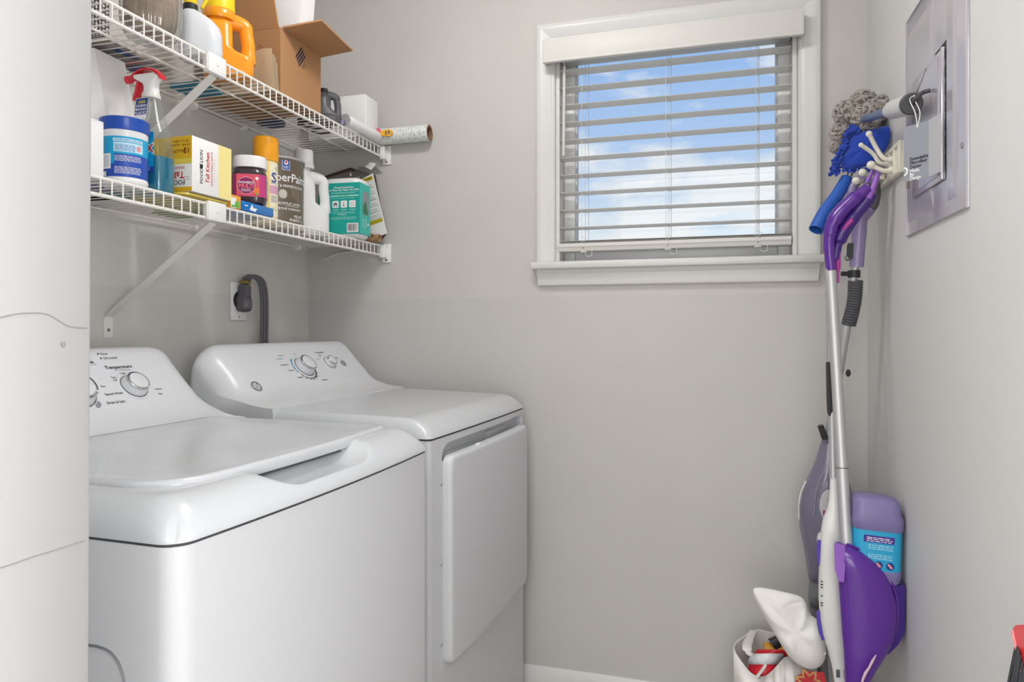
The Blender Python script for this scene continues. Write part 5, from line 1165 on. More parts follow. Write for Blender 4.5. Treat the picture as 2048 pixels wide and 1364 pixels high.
# paper tag on a white string
tg = thing('paper_tag', 'folded grey cardboard swing tag hanging on white string from the duster handle', 'tag', tuple(capc))
TAGG = mat('slate_grey_card', '#8b8e97', 0.6); TAGL = mat('pale_grey_card', '#b0afb4', 0.6)
A0, A1, A2 = at(1808, 255, -0.675), at(1858, 257, -0.715), atx(1882, 258, 1.766)
zt, zb = A0.z, A0.z-0.104
def panel(p, q, m, nm):
    n = Vector((q.y-p.y, -(q.x-p.x), 0)).normalized()*0.0005
    b = MB(); b.loft([[Vector((p.x, p.y, zb))+n, Vector((q.x, q.y, zb))+n, Vector((q.x, q.y, zt))+n, Vector((p.x, p.y, zt))+n], [Vector((p.x, p.y, zb))-n, Vector((q.x, q.y, zb))-n, Vector((q.x, q.y, zt))-n, Vector((p.x, p.y, zt))-n]]); return b.build(nm, m, tg, world=True, sharp=10)
fp = panel(A0, A1, TAGG, 'front_leaf'); panel(A1, A2, TAGL, 'back_leaf')
xa = Vector((A1.x-A0.x, A1.y-A0.y, 0)); wl = xa.length; xa.normalize()
TM = tg.matrix_basis.inverted() @ plane_M(Vector((A0.x, A0.y, zb)) + Vector((xa.y, -xa.x, 0))*0.0006, xa, (0, 0, 1))
lettering(fp, [('Extendable', 0.013, 0.0405, 0.0062, 'l', 0, 0.95), ('Microfiber', 0.013, 0.0330, 0.0062, 'l', 0, 0.95), ('Duster', 0.013, 0.0255, 0.0062, 'l', 0, 0.95)], BLACK, TM, bold=0.02)
lettering(fp, [('Made', 0.013, 0.0180, 0.0062, 'l'), ('By', 0.013, 0.0110, 0.0062, 'l'), ('Design', 0.013, 0.0042, 0.0062, 'l', 0, 0.95)], WINK, TM, bold=0.02)
patch(fp, [('o', 0.0005, 0.0195, 0.0055, 0.0085, -85, 85)], WINK, TM, 'ring_logo', lift=0.0004)
mid = (A0+A1)/2 + xa*0.002
b = MB()
for s in (-1, 1): b.tube(smooth([(mid.x, mid.y-0.001, zt-0.006), (mid.x+0.004*s, mid.y-0.002, zt+0.02), capc+Vector((0.004*s-0.002, -0.012, 0.004)), capc+Vector((0.002, -0.014, 0.012))], 6), 0.0009, 5)
b.ball((mid.x, mid.y-0.001, zt-0.006), 0.002); b.build('string', mat('white_string', '#e5e5e5', 0.7), tg, world=True)

# ---- blue chenille hand duster
bd = thing('chenille_mop', 'blue microfibre dusting mitt with chenille fringe and blue tube handle on the hooks', 'duster', (1.70, -0.25, 1.55))
BLUEF = mat('blue_microfibre', '#1c3fa6', 0.9, sheen=0.25, bump=(60, 0.4, 0.002)); BLUEH = mat('blue_handle', '#2d5db4', 0.4)
yy = lambda px: -0.228 - 0.075*(px-1672)/115
MIT = [(1703, 262), (1725, 262), (1755, 252), (1783, 246), (1788, 258), (1783, 285), (1768, 312), (1748, 330), (1722, 338), (1700, 343), (1676, 342), (1680, 322), (1692, 298)]
cen = at(1735, 298, yy(1735))
rings = []
nrm = Vector((-0.62, -0.78, 0))
for s, o in ((0.0, 0.022), (0.45, 0.021), (0.8, 0.015), (1.0, 0.0), (0.8, -0.012), (0.45, -0.014), (0.0, -0.014)):
    ring = []
    for i, (px, py) in enumerate(MIT):
        p = at(px, py, yy(px)); q = cen + (p-cen)*max(s, 0.02) + nrm*(o*0.8 + 0.007*math.sin(2.4*i)*s*(1.05-s)*3); q.x = min(q.x, W-0.003); ring.append(q)
    rings.append(ring)
b = MB(); b.loft(rings); b.build('mitt', BLUEF, bd, world=True, sharp=None, subsurf=2)
random.seed(5); b = MB()
edge = [at(px, py, yy(px)-0.004) for px, py in ((1672, 344), (1678, 322), (1690, 296), (1701, 268), (1712, 258))]
ed = smooth(edge, 14)
for p in ed:
    for k in range(3):
        o = p + Vector((random.uniform(-0.004, 0.010), random.uniform(-0.012, 0.016), random.uniform(-0.006, 0.006)))
        e = o + Vector((random.uniform(-0.016, -0.006), random.uniform(-0.008, 0.008), random.uniform(-0.012, 0.006)))
        b.tube([o, (o+e)/2 + Vector((0, 0, 0.003)), e], [0.0034, 0.0040, 0.0028], 6)
for k in range(16):
    o = at(1674 + k*5.5, 343 - 0.5*k, yy(1674+k*5.5)) + Vector((0, random.uniform(-0.008, 0.01), 0.004)); e = o + Vector((random.uniform(-0.004, 0.004), 0, -random.uniform(0.006, 0.014)))
    b.tube([o, (o+e)/2, e], [0.0034, 0.0038, 0.0028], 6)
b.build('chenille_fringe', BLUEF, bd, world=True, recalc=False)
h0, h1 = at(1694, 358, -0.225), at(1632, 460, -0.285)
hp = smooth([h0, h0.lerp(h1, 0.35), h0.lerp(h1, 0.68)+Vector((-0.003, 0, 0.002)), h1], 5)
d = (hp[-1]-hp[-2]).normalized(); rad = [0.0155 + 0.0025*i/(len(hp)-1) for i in range(len(hp))]
b = MB(); b.tube(hp, rad, 24, cap=False)
b.tube([h1, h1 - d*0.001, h1 - d*0.05], [0.0180, 0.0150, 0.0150], 24, cap=False); b.tube([h1-d*0.05, h1-d*0.0502], [0.015, 0.001], 24); b.tube([h0, h0-(h0-hp[1]).normalized()*-0.0005], [0.0155, 0.001], 24)
b.build('handle', BLUEH, bd, world=True)
b = MB()
for s in (-1, 1): b.tube([h0 + Vector((0.003*s, 0, -0.01)), at(1702+5*s, 340, -0.225)], 0.0022, 6)
b.build('wire_prongs', SCREW, bd, world=True)

# ---- purple spray mop
MP = 0.00117
PUR = mat('purple_plastic', '#5b2a93', 0.22, coat=0.4); PURD = mat('indigo_plastic', '#3a1c78', 0.25, coat=0.3); PURL = mat('light_purple_plastic', '#9463c0', 0.3); MAG = mat('magenta_grip', '#a83a92', 0.35)
sm = thing('spray_mop', 'spray floor mop with looped purple handle and silver pole, hanging on a short hook', 'mop', (1.70, -0.44, 0))
def pxpath(P, n=6): return smooth([at(x, y, d) for x, y, d in P], n)
pole_t, pole_b = at(1661, 538, -0.335), at(1693, 1088, -0.425)
j = pole_t.lerp(pole_b, 0.735)
b = MB(); b.tube([pole_t, j], [0.0125, 0.0127], 24); b.build('upper_pole', STEEL, sm, world=True)
b = MB(); b.tube([j, pole_b, pole_b+(pole_b-j)*0.25], [0.0134, 0.0136, 0.0138], 24); b.build('lower_pole', STEEL, sm, world=True)
b = MB(); b.tube([j+(j-pole_t)*0.002, j-(j-pole_t)*0.002], [0.0137, 0.0137], 24); b.build('pole_joint', GREY, sm, world=True)
b = MB(); b.tube(pxpath([(1662, 541, -0.335), (1658, 500, -0.335), (1659, 470, -0.335), (1668, 442, -0.335), (1690, 414, -0.335), (1716, 392, -0.335), (1738, 376, -0.335)]), [0.0150]*6 + [0.0165]*6 + [0.0195]*6 + [0.0225]*6 + [0.0215]*6 + [0.018]*6 + [0.013], 16, flat=0.8); b.build('handle', PUR, sm, world=True)
b = MB(); b.tube(pxpath([(1670, 520, -0.330), (1678, 482, -0.328), (1691, 456, -0.328), (1712, 427, -0.328), (1733, 402, -0.330), (1743, 386, -0.332)]), [0.010]*6 + [0.0165]*12 + [0.0155]*12 + [0.010], 14); b.build('inner_handle', PURD, sm, world=True)
b = MB(); b.tube(pxpath([(1676, 566, -0.330), (1676, 520, -0.331), (1677, 490, -0.332), (1682, 470, -0.336), (1694, 450, -0.341), (1706, 438, -0.343)]), [0.0025]*4 + [0.0060]*26 + [0.003], 10); b.build('trigger_grip', MAG, sm, world=True)
b = MB(); b.tube(pxpath([(1736, 398, -0.338), (1746, 376, -0.338), (1754, 352, -0.336), (1758, 338, -0.334)]), [0.0115]*6 + [0.010]*6 + [0.0085]*6 + [0.006], 14, flat=0.7); b.tube(pxpath([(1733, 366, -0.326), (1740, 352, -0.326), (1750, 336, -0.328), (1757, 333, -0.333)]), 0.0045, 10); b.build('hanging_tip', PURL, sm, world=True)
SH = [(1087, 1671, 1693), (1100, 1672, 1722), (1115, 1673, 1744), (1140, 1675, 1769), (1165, 1676, 1784), (1200, 1678, 1794), (1240, 1681, 1796), (1270, 1683, 1790), (1300, 1686, 1776), (1330, 1688, 1757), (1364, 1690, 1738), (1420, 1692, 1716), (1520, 1694, 1712), (1640, 1694, 1712)]
b = MB(); rings = []
for py, l, r in SH:
    yb = -0.435; L0, R0 = at(l, py, yb), at(r, py, yb); L0.z = R0.z = (L0.z+R0.z)/2; R0.x = min(R0.x, W-0.006); w = (R0-L0).length; bul = min(0.030, w*0.42); ring = []
    for k in range(13): a = PI*k/12; ring.append(L0.lerp(R0, 0.5-0.5*math.cos(a)) + Vector((-0.2, -1, 0)).normalized()*bul*math.sin(a)**0.75)
    ring += [R0 + Vector((0, 0.012, 0)), L0 + Vector((0, 0.012, 0))]; rings.append(ring)
b.loft(rings); b.build('housing', PUR, sm, world=True, sharp=45)
rim = [Vector((min(at(r, py, -0.437).x, W-0.007), -0.437, at(r, py, -0.437).z)) for py, l, r in SH[:11]]
MB().tube(smooth(rim, 4), 0.0026, 8).build('housing_rim', PUR, sm, world=True)
b = MB(); b.loft([[at(1668, 1086, -0.462), at(1690, 1090, -0.455), at(1690, 1090, -0.430), at(1668, 1086, -0.430)], [at(1670, 1140, -0.462), at(1690, 1140, -0.462), at(1690, 1140, -0.430), at(1670, 1140, -0.430)], [at(1678, 1163, -0.460), at(1688, 1165, -0.462), at(1688, 1165, -0.430), at(1678, 1163, -0.430)]]); b.build('housing_clip', PURL, sm, world=True, sharp=30)
b = MB(); rings = []
for py, l, r in ((1168, 1766, 1811), (1180, 1766, 1810), (1230, 1760, 1808), (1265, 1752, 1806), (1285, 1748, 1795), (1305, 1745, 1775)):
    L0, R0 = at(l, py, -0.425), at(r, py, -0.425); R0.x = min(R0.x, W-0.004); rings.append([L0+Vector((0, -0.012, 0)), R0+Vector((0, -0.010, 0)), R0+Vector((0, 0.045, 0)), L0+Vector((0, 0.045, 0))])
b.loft(rings); b.build('bottle_holder', PURD, sm, world=True, sharp=30)
b = MB(); b.tube([at(x, y, -0.474) for x, y in ((1752, 1310), (1745, 1322), (1738, 1336), (1731, 1346), (1726, 1358), (1722, 1372))], [0.001, 0.0028, 0.0024, 0.0032, 0.0026, 0.002], 6); b.build('chipped_edge', mat('chipped_plastic', '#d8b9c4', 0.7), sm, world=True)
b = MB(); b.box((1.664, -0.470, 0.028), (0.21, 0.100, 0.036), 0.012); b.build('mop_head', PUR, sm, world=True)
b = MB(); b.box((1.664, -0.470, 0.006), (0.215, 0.105, 0.011), 0.004); b.build('cleaning_pad', mat('white_pad', '#e8e8e8', 0.9), sm, world=True)

# ---- inverted solution bottle held in the mop
LAV = mat('lavender_hdpe', '#7d76a2', 0.35); 
o0 = at(1752, 1078, -0.405); o0.x = min(o0.x, W-0.052)
sb = thing('solution_bottle', 'lavender cleaner bottle with blue label, upside down in the purple mop', 'bottle', tuple(o0), 0, rot=Matrix.Rotation(R(3.0), 3, 'Y'))
b = MB(); k = MP
def zz(py): return (1078-py)*k
b.rr([(zz(1182), 0.030, 0.030, 0.012, 0.016, 0), (zz(1170), 0.050, 0.042, 0.015, 0.014, 0), (zz(1158), 0.080, 0.062, 0.018, 0.006, 0), (zz(1150), 0.094, 0.068, 0.02, 0.004, 0), (zz(1136), 0.102, 0.070, 0.02, 0.001, 0), (zz(1131), 0.104, 0.071, 0.02, 0.0, 0), (zz(1128), 0.099, 0.068, 0.02, 0, 0), (zz(1056), 0.100, 0.069, 0.02, -0.002, 0), (zz(1053), 0.106, 0.074, 0.02, -0.002, 0), (zz(1030), 0.106, 0.074, 0.02, -0.003, 0), (zz(1024), 0.100, 0.072, 0.02, -0.005, 0), (zz(1003), 0.097, 0.070, 0.022, -0.007, 0), (zz(996), 0.088, 0.062, 0.024, -0.009, 0), (zz(992), 0.066, 0.044, 0.022, -0.012, 0)], 6); b.build('bottle_body', LAV, sb, sharp=50)
TQ = mat('turquoise_label', '#2ba3cf', 0.35); 
b = MB(); b.rr([(zz(1130), 0.1012, 0.0702, 0.0206, 0, 0), (zz(1054), 0.1014, 0.0704, 0.0206, -0.002, 0)], 6); lb = b.build('label', TQ, sb)
M = plane_M((0, -0.0356, 0), (1, 0, 0), (0, 0, 1))
VIO = mat('violet_print', '#4a2d8f', 0.4)
patch(lb, [('r', -0.032, 0.030, zz(1077), zz(1064))], VIO, M, 'violet_band', lift=0.0004); patch(lb, lines(-0.026, 0.026, [zz(1074.5), zz(1071), zz(1068)], 0.0015, 3), WINK, M, 'fine_print', lift=0.0006)
patch(lb, lines(-0.022, 0.030, [zz(1082), zz(1085.5), zz(1089), zz(1100), zz(1103.5), zz(1107)], 0.0014, 8), mat('pale_cyan_print', '#bfe8f2', 0.5), M, 'fine_print', lift=0.0004)
for kx in (-0.024, 0.001, 0.024):
    patch(lb, [('d', kx, zz(1119), 0.0085)], mat('navy_print', '#1c3f86', 0.4), M, 'picture_disc', lift=0.0004); patch(lb, [('p', [(kx-0.006, zz(1116)), (kx-0.003, zz(1114)), (kx+0.006, zz(1122)), (kx+0.001, zz(1123))])], mat('pink_print', '#e79a9a', 0.4), M, 'mop_picture', lift=0.0006)
M = plane_M((-0.0514, 0, 0), (0, -1, 0), (0, 0, 1))
patch(lb, [('r', -0.018, 0.018, zz(1090), zz(1058))], WINK, M, 'barcode_panel', lift=0.0004); patch(lb, [('r', -0.016, 0.016, zz(1088)+0.0022*q, zz(1088)+0.0022*q+0.0011) for q in range(15)], BLACK, M, 'bars', lift=0.0006)

# ---- white steam mop
ST = mat('white_steam_plastic', '#e4e4e2', 0.28, coat=0.2)
st = thing('steam_mop', 'slim white steam mop with thin silver pole behind the purple spray mop', 'steam mop', (1.68, -0.35, 0))
pt, pb = at(1659, 585, -0.292), at(1667, 962, -0.345)
MB().tube([pt, pb], 0.0092, 16).build('pole', STEEL, st, world=True)
MB().lathe([(0.0102, 0), (0.0108, 0.001), (0.0108, 0.006), (0.010, 0.007)], tuple(pb), 20).build('pole_collar', GREY, st, world=True)
b = MB(); b.loft([[at(x0, py, -0.335), at(x1, py, -0.335), at(x1, py, -0.318), at(x0, py, -0.318)] for py, x0, x1 in ((724, 1652, 1662), (730, 1651.5, 1664), (800, 1653, 1667), (824, 1654, 1668), (832, 1658, 1667))]); b.build('cord_clip', DARK, st, world=True)
BD = [(958, 1660, 1677), (990, 1659, 1681), (1015, 1655, 1684), (1038, 1646, 1686), (1062, 1642, 1688), (1100, 1640, 1690), (1160, 1637, 1692), (1200, 1637, 1694), (1240, 1640, 1696), (1270, 1645, 1697), (1300, 1655, 1698), (1335, 1664, 1699), (1364, 1668, 1700), (1440, 1672, 1700), (1560, 1676, 1700), (1640, 1678, 1700)]
b = MB(); rings = []
for py, l, r in BD:
    c = at((l+r)/2, py, -0.362); w = (at(r, py, -0.362)-at(l, py, -0.362)).length; d = max(0.018, min(0.05, w*0.8))
    rings.append([c + Vector((w/2*math.copysign(abs(math.cos(a))**0.7, math.cos(a)), d/2*math.copysign(abs(math.sin(a))**0.7, math.sin(a)), 0)) for a in [2*PI*k/28 for k in range(28)]])
b.loft(rings); b.build('body', ST, st, world=True, sharp=50)
VI2 = mat('violet_plastic', '#5343a6', 0.3)
b = MB(); b.loft([[at(x0, py, -0.368), at(x1, py, -0.368), at(x1, py, -0.352), at(x0, py, -0.352)] for py, x0, x1 in ((1080, 1635, 1645), (1095, 1633, 1646), (1120, 1634, 1645), (1133, 1639, 1646))]); b.build('side_inlay', VI2, st, world=True, sharp=30)
b = MB(); b.loft([[at(x0, py, -0.368), at(x1, py, -0.368), at(x1, py, -0.352), at(x0, py, -0.352)] for py, x0, x1 in ((1221, 1633, 1646), (1245, 1633.5, 1646), (1265, 1637, 1648), (1281, 1644, 1650))]); b.build('side_inlay', VI2, st, world=True, sharp=30)
b = MB(); b.ball(at(1642, 1080, -0.352), 0.012, 0.8, 1, 1.6); b.build('filler_cap', mat('pale_grey_plastic', '#c4c4c6', 0.35), st, world=True)
for py, w in ((1163, 3), (1169, 4), (1175, 3), (1192, 3), (1206, 4), (1211, 3)):
    p = at(1643.5, py, -0.3835); MB().box(p, (0.0014*w, 0.0012, 0.0026), 0.0003).build('control_mark', DARK, st, world=True)
p = at(1676, 1347, -0.3775); MB().box(p, (0.008, 0.004, 0.018), 0.001).build('latch_slot', GREY, st, world=True)
MB().ball(at(1677, 1037, -0.377), 0.0016).build('screw_hole', DARK, st, world=True)
b = MB(); b.box((1.660, -0.335, 0.022), (0.21, 0.10, 0.040), 0.015); b.build('steam_head', ST, st, world=True)

# ---- lavender vacuum
vc = thing('stick_vacuum', 'grey lavender stick vacuum standing in the corner, its looped handle on the hooks', 'vacuum', (1.67, -0.15, 0))
LG2 = mat('lavender_grey_plastic', '#767187', 0.25, coat=0.4); LVH = mat('lavender_handle', '#8d82aa', 0.3, coat=0.2)
P0, P1 = at(1711, 530, -0.245), at(1657, 868, -0.165)
MB().tube([P0, P0.lerp(P1, 0.36)], 0.0098, 16).build('upper_pole', STEEL, vc, world=True)
MB().tube([P0.lerp(P1, 0.34), P1], [0.0130, 0.0100], 16).build('lower_pole', STEEL, vc, world=True)
g0, g1 = at(1711, 561, -0.240), at(1697, 650, -0.222); b = MB(); n = 34
pts = [g0.lerp(g1, i/n) + Vector((0.004*math.sin(PI*i/n), 0, 0)) for i in range(n+1)]
b.tube(pts, [0.0165 + (0.0016 if i % 2 else 0) for i in range(n+1)], 18); b.build('ribbed_grip', mat('dark_ribbed_rubber', '#4c4c50', 0.55), vc, world=True)
b = MB(); c = at(1708, 548, -0.242); b.tube([c+Vector((0, 0, 0.009)), c-Vector((0, 0, 0.009))], 0.0145, 14); b.cyl(c, c+Vector((-0.030, -0.006, 0.001)), 0.0058, n=10); b.build('pole_clamp', DARK, vc, world=True)
b = MB(); b.tube(pxpath([(1713, 534, -0.246), (1717, 480, -0.252), (1720, 440, -0.255), (1728, 418, -0.256)]), [0.0165]*7 + [0.0175]*6 + [0.0195]*5 + [0.016], 18); b.build('handle_stem', LVH, vc, world=True)
b = MB(); b.tube(pxpath([(1716, 436, -0.255), (1704, 414, -0.255), (1702, 392, -0.252), (1708, 372, -0.250), (1720, 358, -0.250), (1734, 356, -0.252), (1745, 364, -0.256), (1750, 384, -0.258), (1748, 405, -0.258), (1738, 424, -0.257), (1724, 440, -0.256)], 5), 0.0108, 12); b.build('handle_loop', LVH, vc, world=True)
b = MB(); b.tube(pxpath([(1748, 366, -0.260), (1751, 384, -0.262), (1748, 406, -0.262), (1742, 416, -0.261)]), [0.0120]*18 + [0.009], 12); b.build('grip_pad', GREY, vc, world=True)
b = MB(); b.loft([[at(x0, py, -0.262), at(x1, py, -0.262), at(x1, py, -0.242), at(x0, py, -0.242)] for py, x0, x1 in ((486, 1697, 1708), (490, 1694, 1708), (510, 1693, 1706), (516, 1696, 1706))]); b.build('trigger', DARK, vc, world=True)
MB().ball(at(1695, 516, -0.252), 0.0075).build('release_button', SCREW, vc, world=True)
MB().ball(at(1696.5, 746, -0.20), 0.006, 1, 1, 1.6).build('cord_hook', DARK, vc, world=True)
VB = [(830, 1657, 1664), (850, 1654, 1668), (875, 1648, 1674), (890, 1642, 1678), (925, 1631, 1688), (960, 1614, 1699), (990, 1603, 1705), (1025, 1597, 1708), (1060, 1599, 1708), (1100, 1607, 1704), (1140, 1614, 1697), (1163, 1618, 1690)]
b = MB(); rings = []
for py, l, r in VB:
    c = at((l+r)/2, py, -0.155); w = (at(r, py, -0.155)-at(l, py, -0.155)).length; d = max(0.016, min(0.105, w*0.82)); 
    rings.append([c + Vector((w/2*math.cos(a), d/2*math.sin(a) + 0.02*(1-d/0.105), 0)) for a in [2*PI*k/32 for k in range(32)]])
b.loft(rings); b.build('body', LG2, vc, world=True, sharp=None)
b = MB(); rings = []
for py, l, r in ((1158, 1619, 1688), (1165, 1618, 1680), (1195, 1616, 1668), (1215, 1617, 1660), (1235, 1624, 1656), (1300, 1632, 1654), (1420, 1640, 1660), (1560, 1646, 1668), (1600, 1648, 1670)):
    c = at((l+r)/2, py, -0.145); w = (at(r, py, -0.145)-at(l, py, -0.145)).length
    rings.append([c + Vector((w/2*math.cos(a), min(w, 0.06)/2*math.sin(a), 0)) for a in [2*PI*k/24 for k in range(24)]])
b.loft(rings); b.build('neck', mat('mid_grey_plastic', '#7e7f83', 0.4), vc, world=True, sharp=50)
b = MB(); c = at(1630, 1206, -0.178); b.lathe([(0.013, 0), (0.013, -0.006), (0.008, -0.009), (0.001, -0.009)], tuple(c), 20, 'y'); b.build('swivel_joint', mat('dark_grey_plastic', '#59595d', 0.4), vc, world=True)
b = MB(); n = 16; q0, q1 = at(1650, 878, -0.175), at(1641, 851, -0.18); b.tube([q0.lerp(q1, i/n) for i in range(n+1)], [0.0085 + (0.0012 if i % 2 else 0) for i in range(n+1)], 12, flat=0.8); b.build('cord_wrap', DARK, vc, world=True)
b = MB(); b.tube(pxpath([(1612, 962, -0.172), (1602, 985, -0.176), (1597.5, 1012, -0.178), (1598, 1038, -0.176)]), 0.0022, 8); b.build('tank_edge', mat('clear_white_edge', '#c9cfca', 0.2), vc, world=True)
VF = lambda px, py: at(px, py, -0.210)
b = MB(); 
cb = VF(1658, 1012); MBp = plane_M(cb, (math.cos(R(14)), math.sin(R(14)), 0), (0, 0, 1))
b.xf(Matrix.Identity(4)); b.prism([(0.024*math.cos(a), 0.042*math.sin(a)) for a in [2*PI*k/28 for k in range(28)]], MBp, 0.006); bdg = b.build('badge', mat('white_badge', '#dcdadb', 0.3), vc, world=True, sharp=40)
b = MB(); b.prism([(0.010+0.009*math.cos(a), 0.014+0.014*math.sin(a)) for a in [2*PI*k/20 for k in range(20)]], MBp @ Matrix.Translation((-0.006, 0, 0.006)), 0.002); b.build('dial_window', DARK, bdg).data.transform(vc.matrix_basis.inverted())
b = MB(); b.prism([(-0.017, -0.024), (0.005, -0.026), (0.003, -0.012), (-0.018, -0.010)], MBp @ Matrix.Translation((0, 0, 0.006)), 0.001); b.build('magenta_mark', MAG, bdg).data.transform(vc.matrix_basis.inverted())
b = MB()
for pts in (((1652, 918), (1648, 940), (1640, 958), (1632, 985), (1628, 1030)), ((1660, 905), (1656, 945), (1648, 975), (1643, 1010))): b.tube(pxpath([(x, y, -0.199 - 0.004*(y > 950)) for x, y in pts], 4), 0.0011, 5)
b.build('tank_ribs', mat('pale_lavender_line', '#9a94a8', 0.3), vc, world=True)
b = MB(); b.box((1.700, -0.105, 0.03), (0.155, 0.12, 0.055), 0.02); b.build('floor_head', mat('mid_grey_plastic', '#7e7f83', 0.4), vc, world=True)

# ---- shopping bag with things in it
BAGP = mat('white_bag_film', '#e9e4e0', 0.35, bump=(18, 0.5, 0.006), sss=0.1)
sg = thing('shopping_bag', 'white plastic shopping bag with red and gold print, open on the floor in the corner', 'bag', (1.50, -0.16, 0))
rim = [(1467, 1293, -0.20), (1488, 1272, -0.13), (1511, 1259, -0.09), (1535, 1262, -0.07), (1570, 1272, -0.07), (1605, 1280, -0.09), (1628, 1292, -0.15), (1625, 1318, -0.235), (1600, 1325, -0.262), (1575, 1314, -0.265), (1562, 1322, -0.268), (1548, 1338, -0.268), (1530, 1352, -0.266), (1508, 1350, -0.258), (1488, 1330, -0.24)]
top = smooth([at(*q) for q in rim], 3, closed=True); n = len(top); cc = Vector((1.515, -0.17, 0))
for p in top: p.y = min(p.y, -0.03)
random.seed(9)
b = MB(); rings = []
for s, zf in ((0.0, 0.0), (0.86, 0.0), (1.0, 0.012), (1.06, 0.25), (1.05, 0.5), (1.03, 0.8), (1.0, 1.0), (0.975, 0.985), (0.96, 0.7), (0.95, 0.3), (0.9, 0.06), (0.0, 0.05)):
    ring = []
    for i, p in enumerate(top):
        q = cc + (Vector((p.x, p.y, 0))-cc)*max(s, 0.01); q.z = p.z*zf + 0.001
        if 0.1 < zf < 1: q += Vector((math.cos(i*1.9), math.sin(i*1.9), 0))*0.006*math.sin(PI*zf)
        q.y = min(q.y, -0.016); ring.append(q)
    rings.append(ring)
b.loft(rings, cap0=False, cap1=False); b.build('bag_film', BAGP, sg, world=True, sharp=None)
b = MB(); b.tube(pxpath([(1506, 1262, -0.09), (1500, 1275, -0.14), (1494, 1292, -0.20), (1498, 1306, -0.225), (1506, 1310, -0.235)]), [0.010]*8 + [0.012]*8 + [0.008]*9, 10, flat=0.25); b.build('bag_handle', BAGP, sg, world=True)
BM = sg.matrix_basis.inverted() @ plane_M(at(1618, 1364, -0.283), (0.96, -0.10, 0), (0.0, 0.10, 0.99))
GOLD = mat('gold_print', '#c79a5c', 0.45); REDP = mat('crimson_print', '#bf1f2b', 0.4)
pm = MB()
pp = patch(sg, [('p', [(-0.036, -0.02), (-0.026, 0.010), (-0.010, 0.025), (0.034, 0.030), (0.046, -0.02)])], REDP, BM, 'printed_panel', lift=0.0008)
lf = lambda a, r0, w: ('p', [(r0*0.12*math.cos(a), r0*0.12*math.sin(a))] + [(r0*t*math.cos(a) - w*math.sin(PI*t)*math.sin(a), r0*t*math.sin(a) + w*math.sin(PI*t)*math.cos(a)) for t in (0.3, 0.5, 0.7, 0.9)] + [(r0*math.cos(a), r0*math.sin(a))] + [(r0*t*math.cos(a) + w*math.sin(PI*t)*math.sin(a), r0*t*math.sin(a) - w*math.sin(PI*t)*math.cos(a)) for t in (0.9, 0.7, 0.5, 0.3)])
patch(pp, [lf(R(a), 0.034, 0.0085) for a in (5, 60, 115, 170)], GOLD, BM, 'petal_print', lift=0.0011); patch(pp, [lf(R(a), 0.026, 0.005) for a in (5, 60, 115, 170)], REDP, BM, 'petal_centre', lift=0.0014)
rp = thing('snack_pouch', 'red and white packet sticking up at the front of the white shopping bag', 'packet', tuple(at(1530, 1345, -0.225)))
b = MB(); b.loft([[at(x0, py, -0.245), at((x0+x1)/2, py, -0.262), at(x1, py, -0.245), at((x0+x1)/2, py, -0.222)] for py, x0, x1 in ((1420, 1500, 1552), (1380, 1498, 1556), (1350, 1497, 1560), (1327, 1497, 1560))]); b.build('red_pouch', mat('red_film', '#cf2431', 0.3), rp, world=True, sharp=None)
b = MB(); b.loft([[at(x0, py, -0.246), at((x0+x1)/2, py, -0.264), at(x1, py, -0.246), at((x0+x1)/2, py, -0.218)] for py, x0, x1 in ((1329, 1497, 1560), (1322, 1496, 1566), (1312, 1500, 1568), (1307, 1512, 1566))]); b.build('white_seal', mat('white_crinkled_film', '#dcdde2', 0.3, bump=(60, 0.7, 0.004)), rp, world=True, sharp=None)
b = MB(); b.tube(pxpath([(1532, 1328, -0.266), (1524, 1340, -0.268), (1514, 1353, -0.268)]), 0.008, 8, flat=0.2); b.build('white_strap', BAGP, rp, world=True)
b = MB(); b.loft([[at(x0, py, -0.222), at(x1, py, -0.232), at(x1, py, -0.205), at(x0, py, -0.205)] for py, x0, x1 in ((1320, 1512, 1572), (1305, 1510, 1574), (1299, 1514, 1566))]); b.build('red_rim', mat('red_film', '#cf2431', 0.3), rp, world=True, sharp=None)
yp = thing('yellow_bottle', 'yellow and black item lying inside the white shopping bag', 'bottle', tuple(at(1550, 1290, -0.175)))
b = MB(); b.tube([at(1528, 1300, -0.15), at(1575, 1306, -0.15)], [0.020, 0.024], 18); b.build('yellow_body', mat('amber_plastic', '#dc9d33', 0.3), yp, world=True)
b = MB(); b.tube([at(1545, 1290, -0.155), at(1562, 1278, -0.15)], [0.018, 0.013], 14); b.build('black_cap', DARK, yp, world=True)

# ---- white towelling cushion
cu = thing('mop_pad_cushion', 'folded white towelling cloth slumped on the shopping bag', 'cloth', tuple(at(1580, 1270, -0.30)))
TOW = mat('white_towelling', '#eceae7', 0.95, sheen=0.3, bump=(140, 0.5, 0.003), var=(20, 0.03))
CU = [(1499, 1178), (1512, 1173), (1545, 1178), (1580, 1186), (1610, 1194), (1615, 1215), (1620, 1232), (1640, 1240), (1650, 1262), (1655, 1290), (1654, 1320), (1640, 1338), (1618, 1341), (1592, 1330), (1572, 1308), (1556, 1280), (1540, 1254), (1520, 1220)]
CY = -0.292; cen = at(1590, 1262, CY); rings = []
for s, o in ((0.40, -0.029), (0.62, -0.027), (0.82, -0.019), (0.95, -0.008), (1.0, 0.004), (0.95, 0.014), (0.7, 0.020), (0.4, 0.022)):
    rings.append([cen + (at(px, py, CY)-cen)*s + Vector((0, o*(1.25 if py > 1255 else 0.8 if py < 1200 else 1.0) + (0.006*math.sin(i*2.1)*s*(1-s)*4), 0)) for i, (px, py) in enumerate(CU)])
b = MB(); b.loft(rings); b.build('cloth_body', TOW, cu, world=True, sharp=None, subsurf=2)
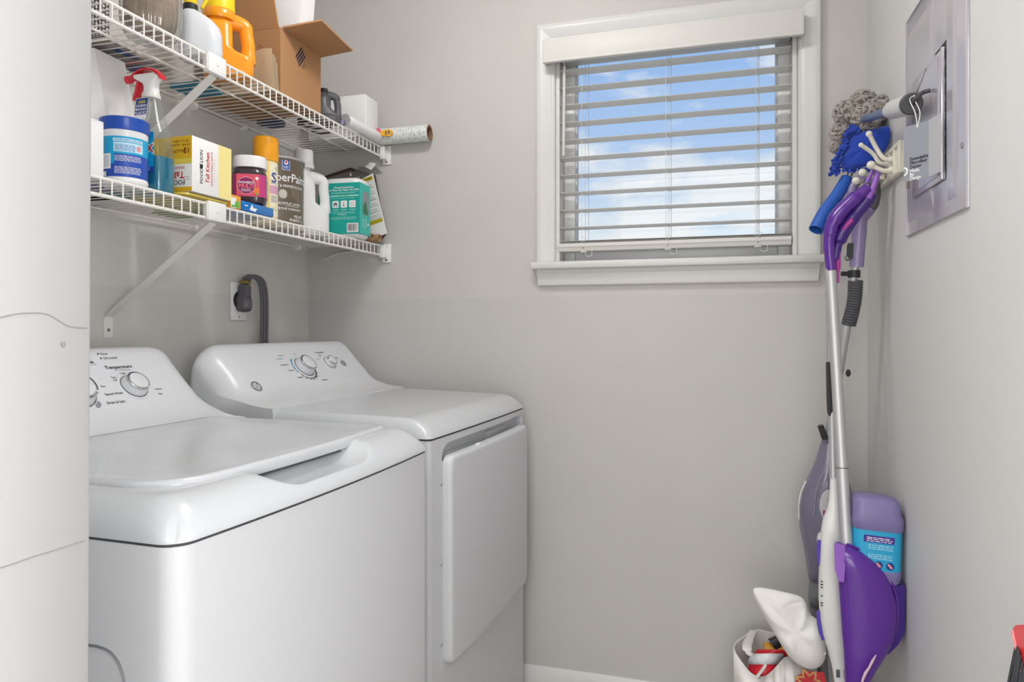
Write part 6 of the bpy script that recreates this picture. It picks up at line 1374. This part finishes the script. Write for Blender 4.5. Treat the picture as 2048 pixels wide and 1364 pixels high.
b = MB(); b.tube(pxpath([(1563, 1214, CY-0.026), (1585, 1202, CY-0.024), (1606, 1200, CY-0.016)]), 0.0016, 6); b.tube(pxpath([(1606, 1330, CY-0.022), (1630, 1318, CY-0.026), (1652, 1306, CY-0.012)]), 0.0020, 6); b.build('fold_seam', TOW, cu, world=True)

# ---- red broom at the right edge
br = thing('broom', 'red broom head with dark grey bristles against the right wall', 'broom', (1.76, -1.10, 0.70))
REDB = mat('red_broom_plastic', '#e0393d', 0.3, coat=0.3)
XB = W-0.036
ap_ = lambda px, py, x=XB: atx(px, py, x)
pts = [ap_(*p) for p in ((2026, 1256), (2031, 1250), (2100, 1247), (2135, 1420), (2066, 1420), (2048, 1364), (2036, 1308), (2027, 1270))]
b = MB(); b.loft([pts, [p + Vector((0.030, 0, 0)) for p in pts]]); b.build('broom_head', REDB, br, world=True, sharp=30)
MB().tube([ap_(*p) for p in ((2026, 1262), (2028, 1274), (2037, 1312), (2048, 1362), (2066, 1420))], 0.0022, 8).build('head_rim', mat('pale_red_rim', '#ee7f80', 0.3), br, world=True)
b = MB(); random.seed(21)
for k in range(420):
    s = random.random(); x = W - random.uniform(0.012, 0.040); px, py = 2032 + 42*s, 1285 + 132*s
    o = ap_(px, py, x); e = ap_(px - 30 + 26*s + random.uniform(-5, 5), py + 150, x); d = (e-o)*random.uniform(0.85, 1.1)
    b.tube([o, o+d*0.5+Vector((0, random.uniform(-0.002, 0.002), 0)), o+d], [0.0011, 0.0011, 0.0008], 4)
bs = b.build('bristles', mat('dark_bristle', '#43464b', 0.5), br, world=True, recalc=False); bs['kind'] = 'stuff'
hb = ap_(2085, 1250); MB().tube([Vector((W-0.022, hb.y, hb.z-0.01)), Vector((W-0.022, hb.y, 1.42))], 0.009, 14).build('handle', REDB, br, world=True)
b = MB(); b.cyl((W, hb.y, 1.405), (W-0.034, hb.y, 1.405), 0.004, n=8); b.cyl((W-0.034, hb.y, 1.402), (W-0.036, hb.y, 1.425), 0.004, n=8); b.build('hanging_peg', SCREW, br, world=True)
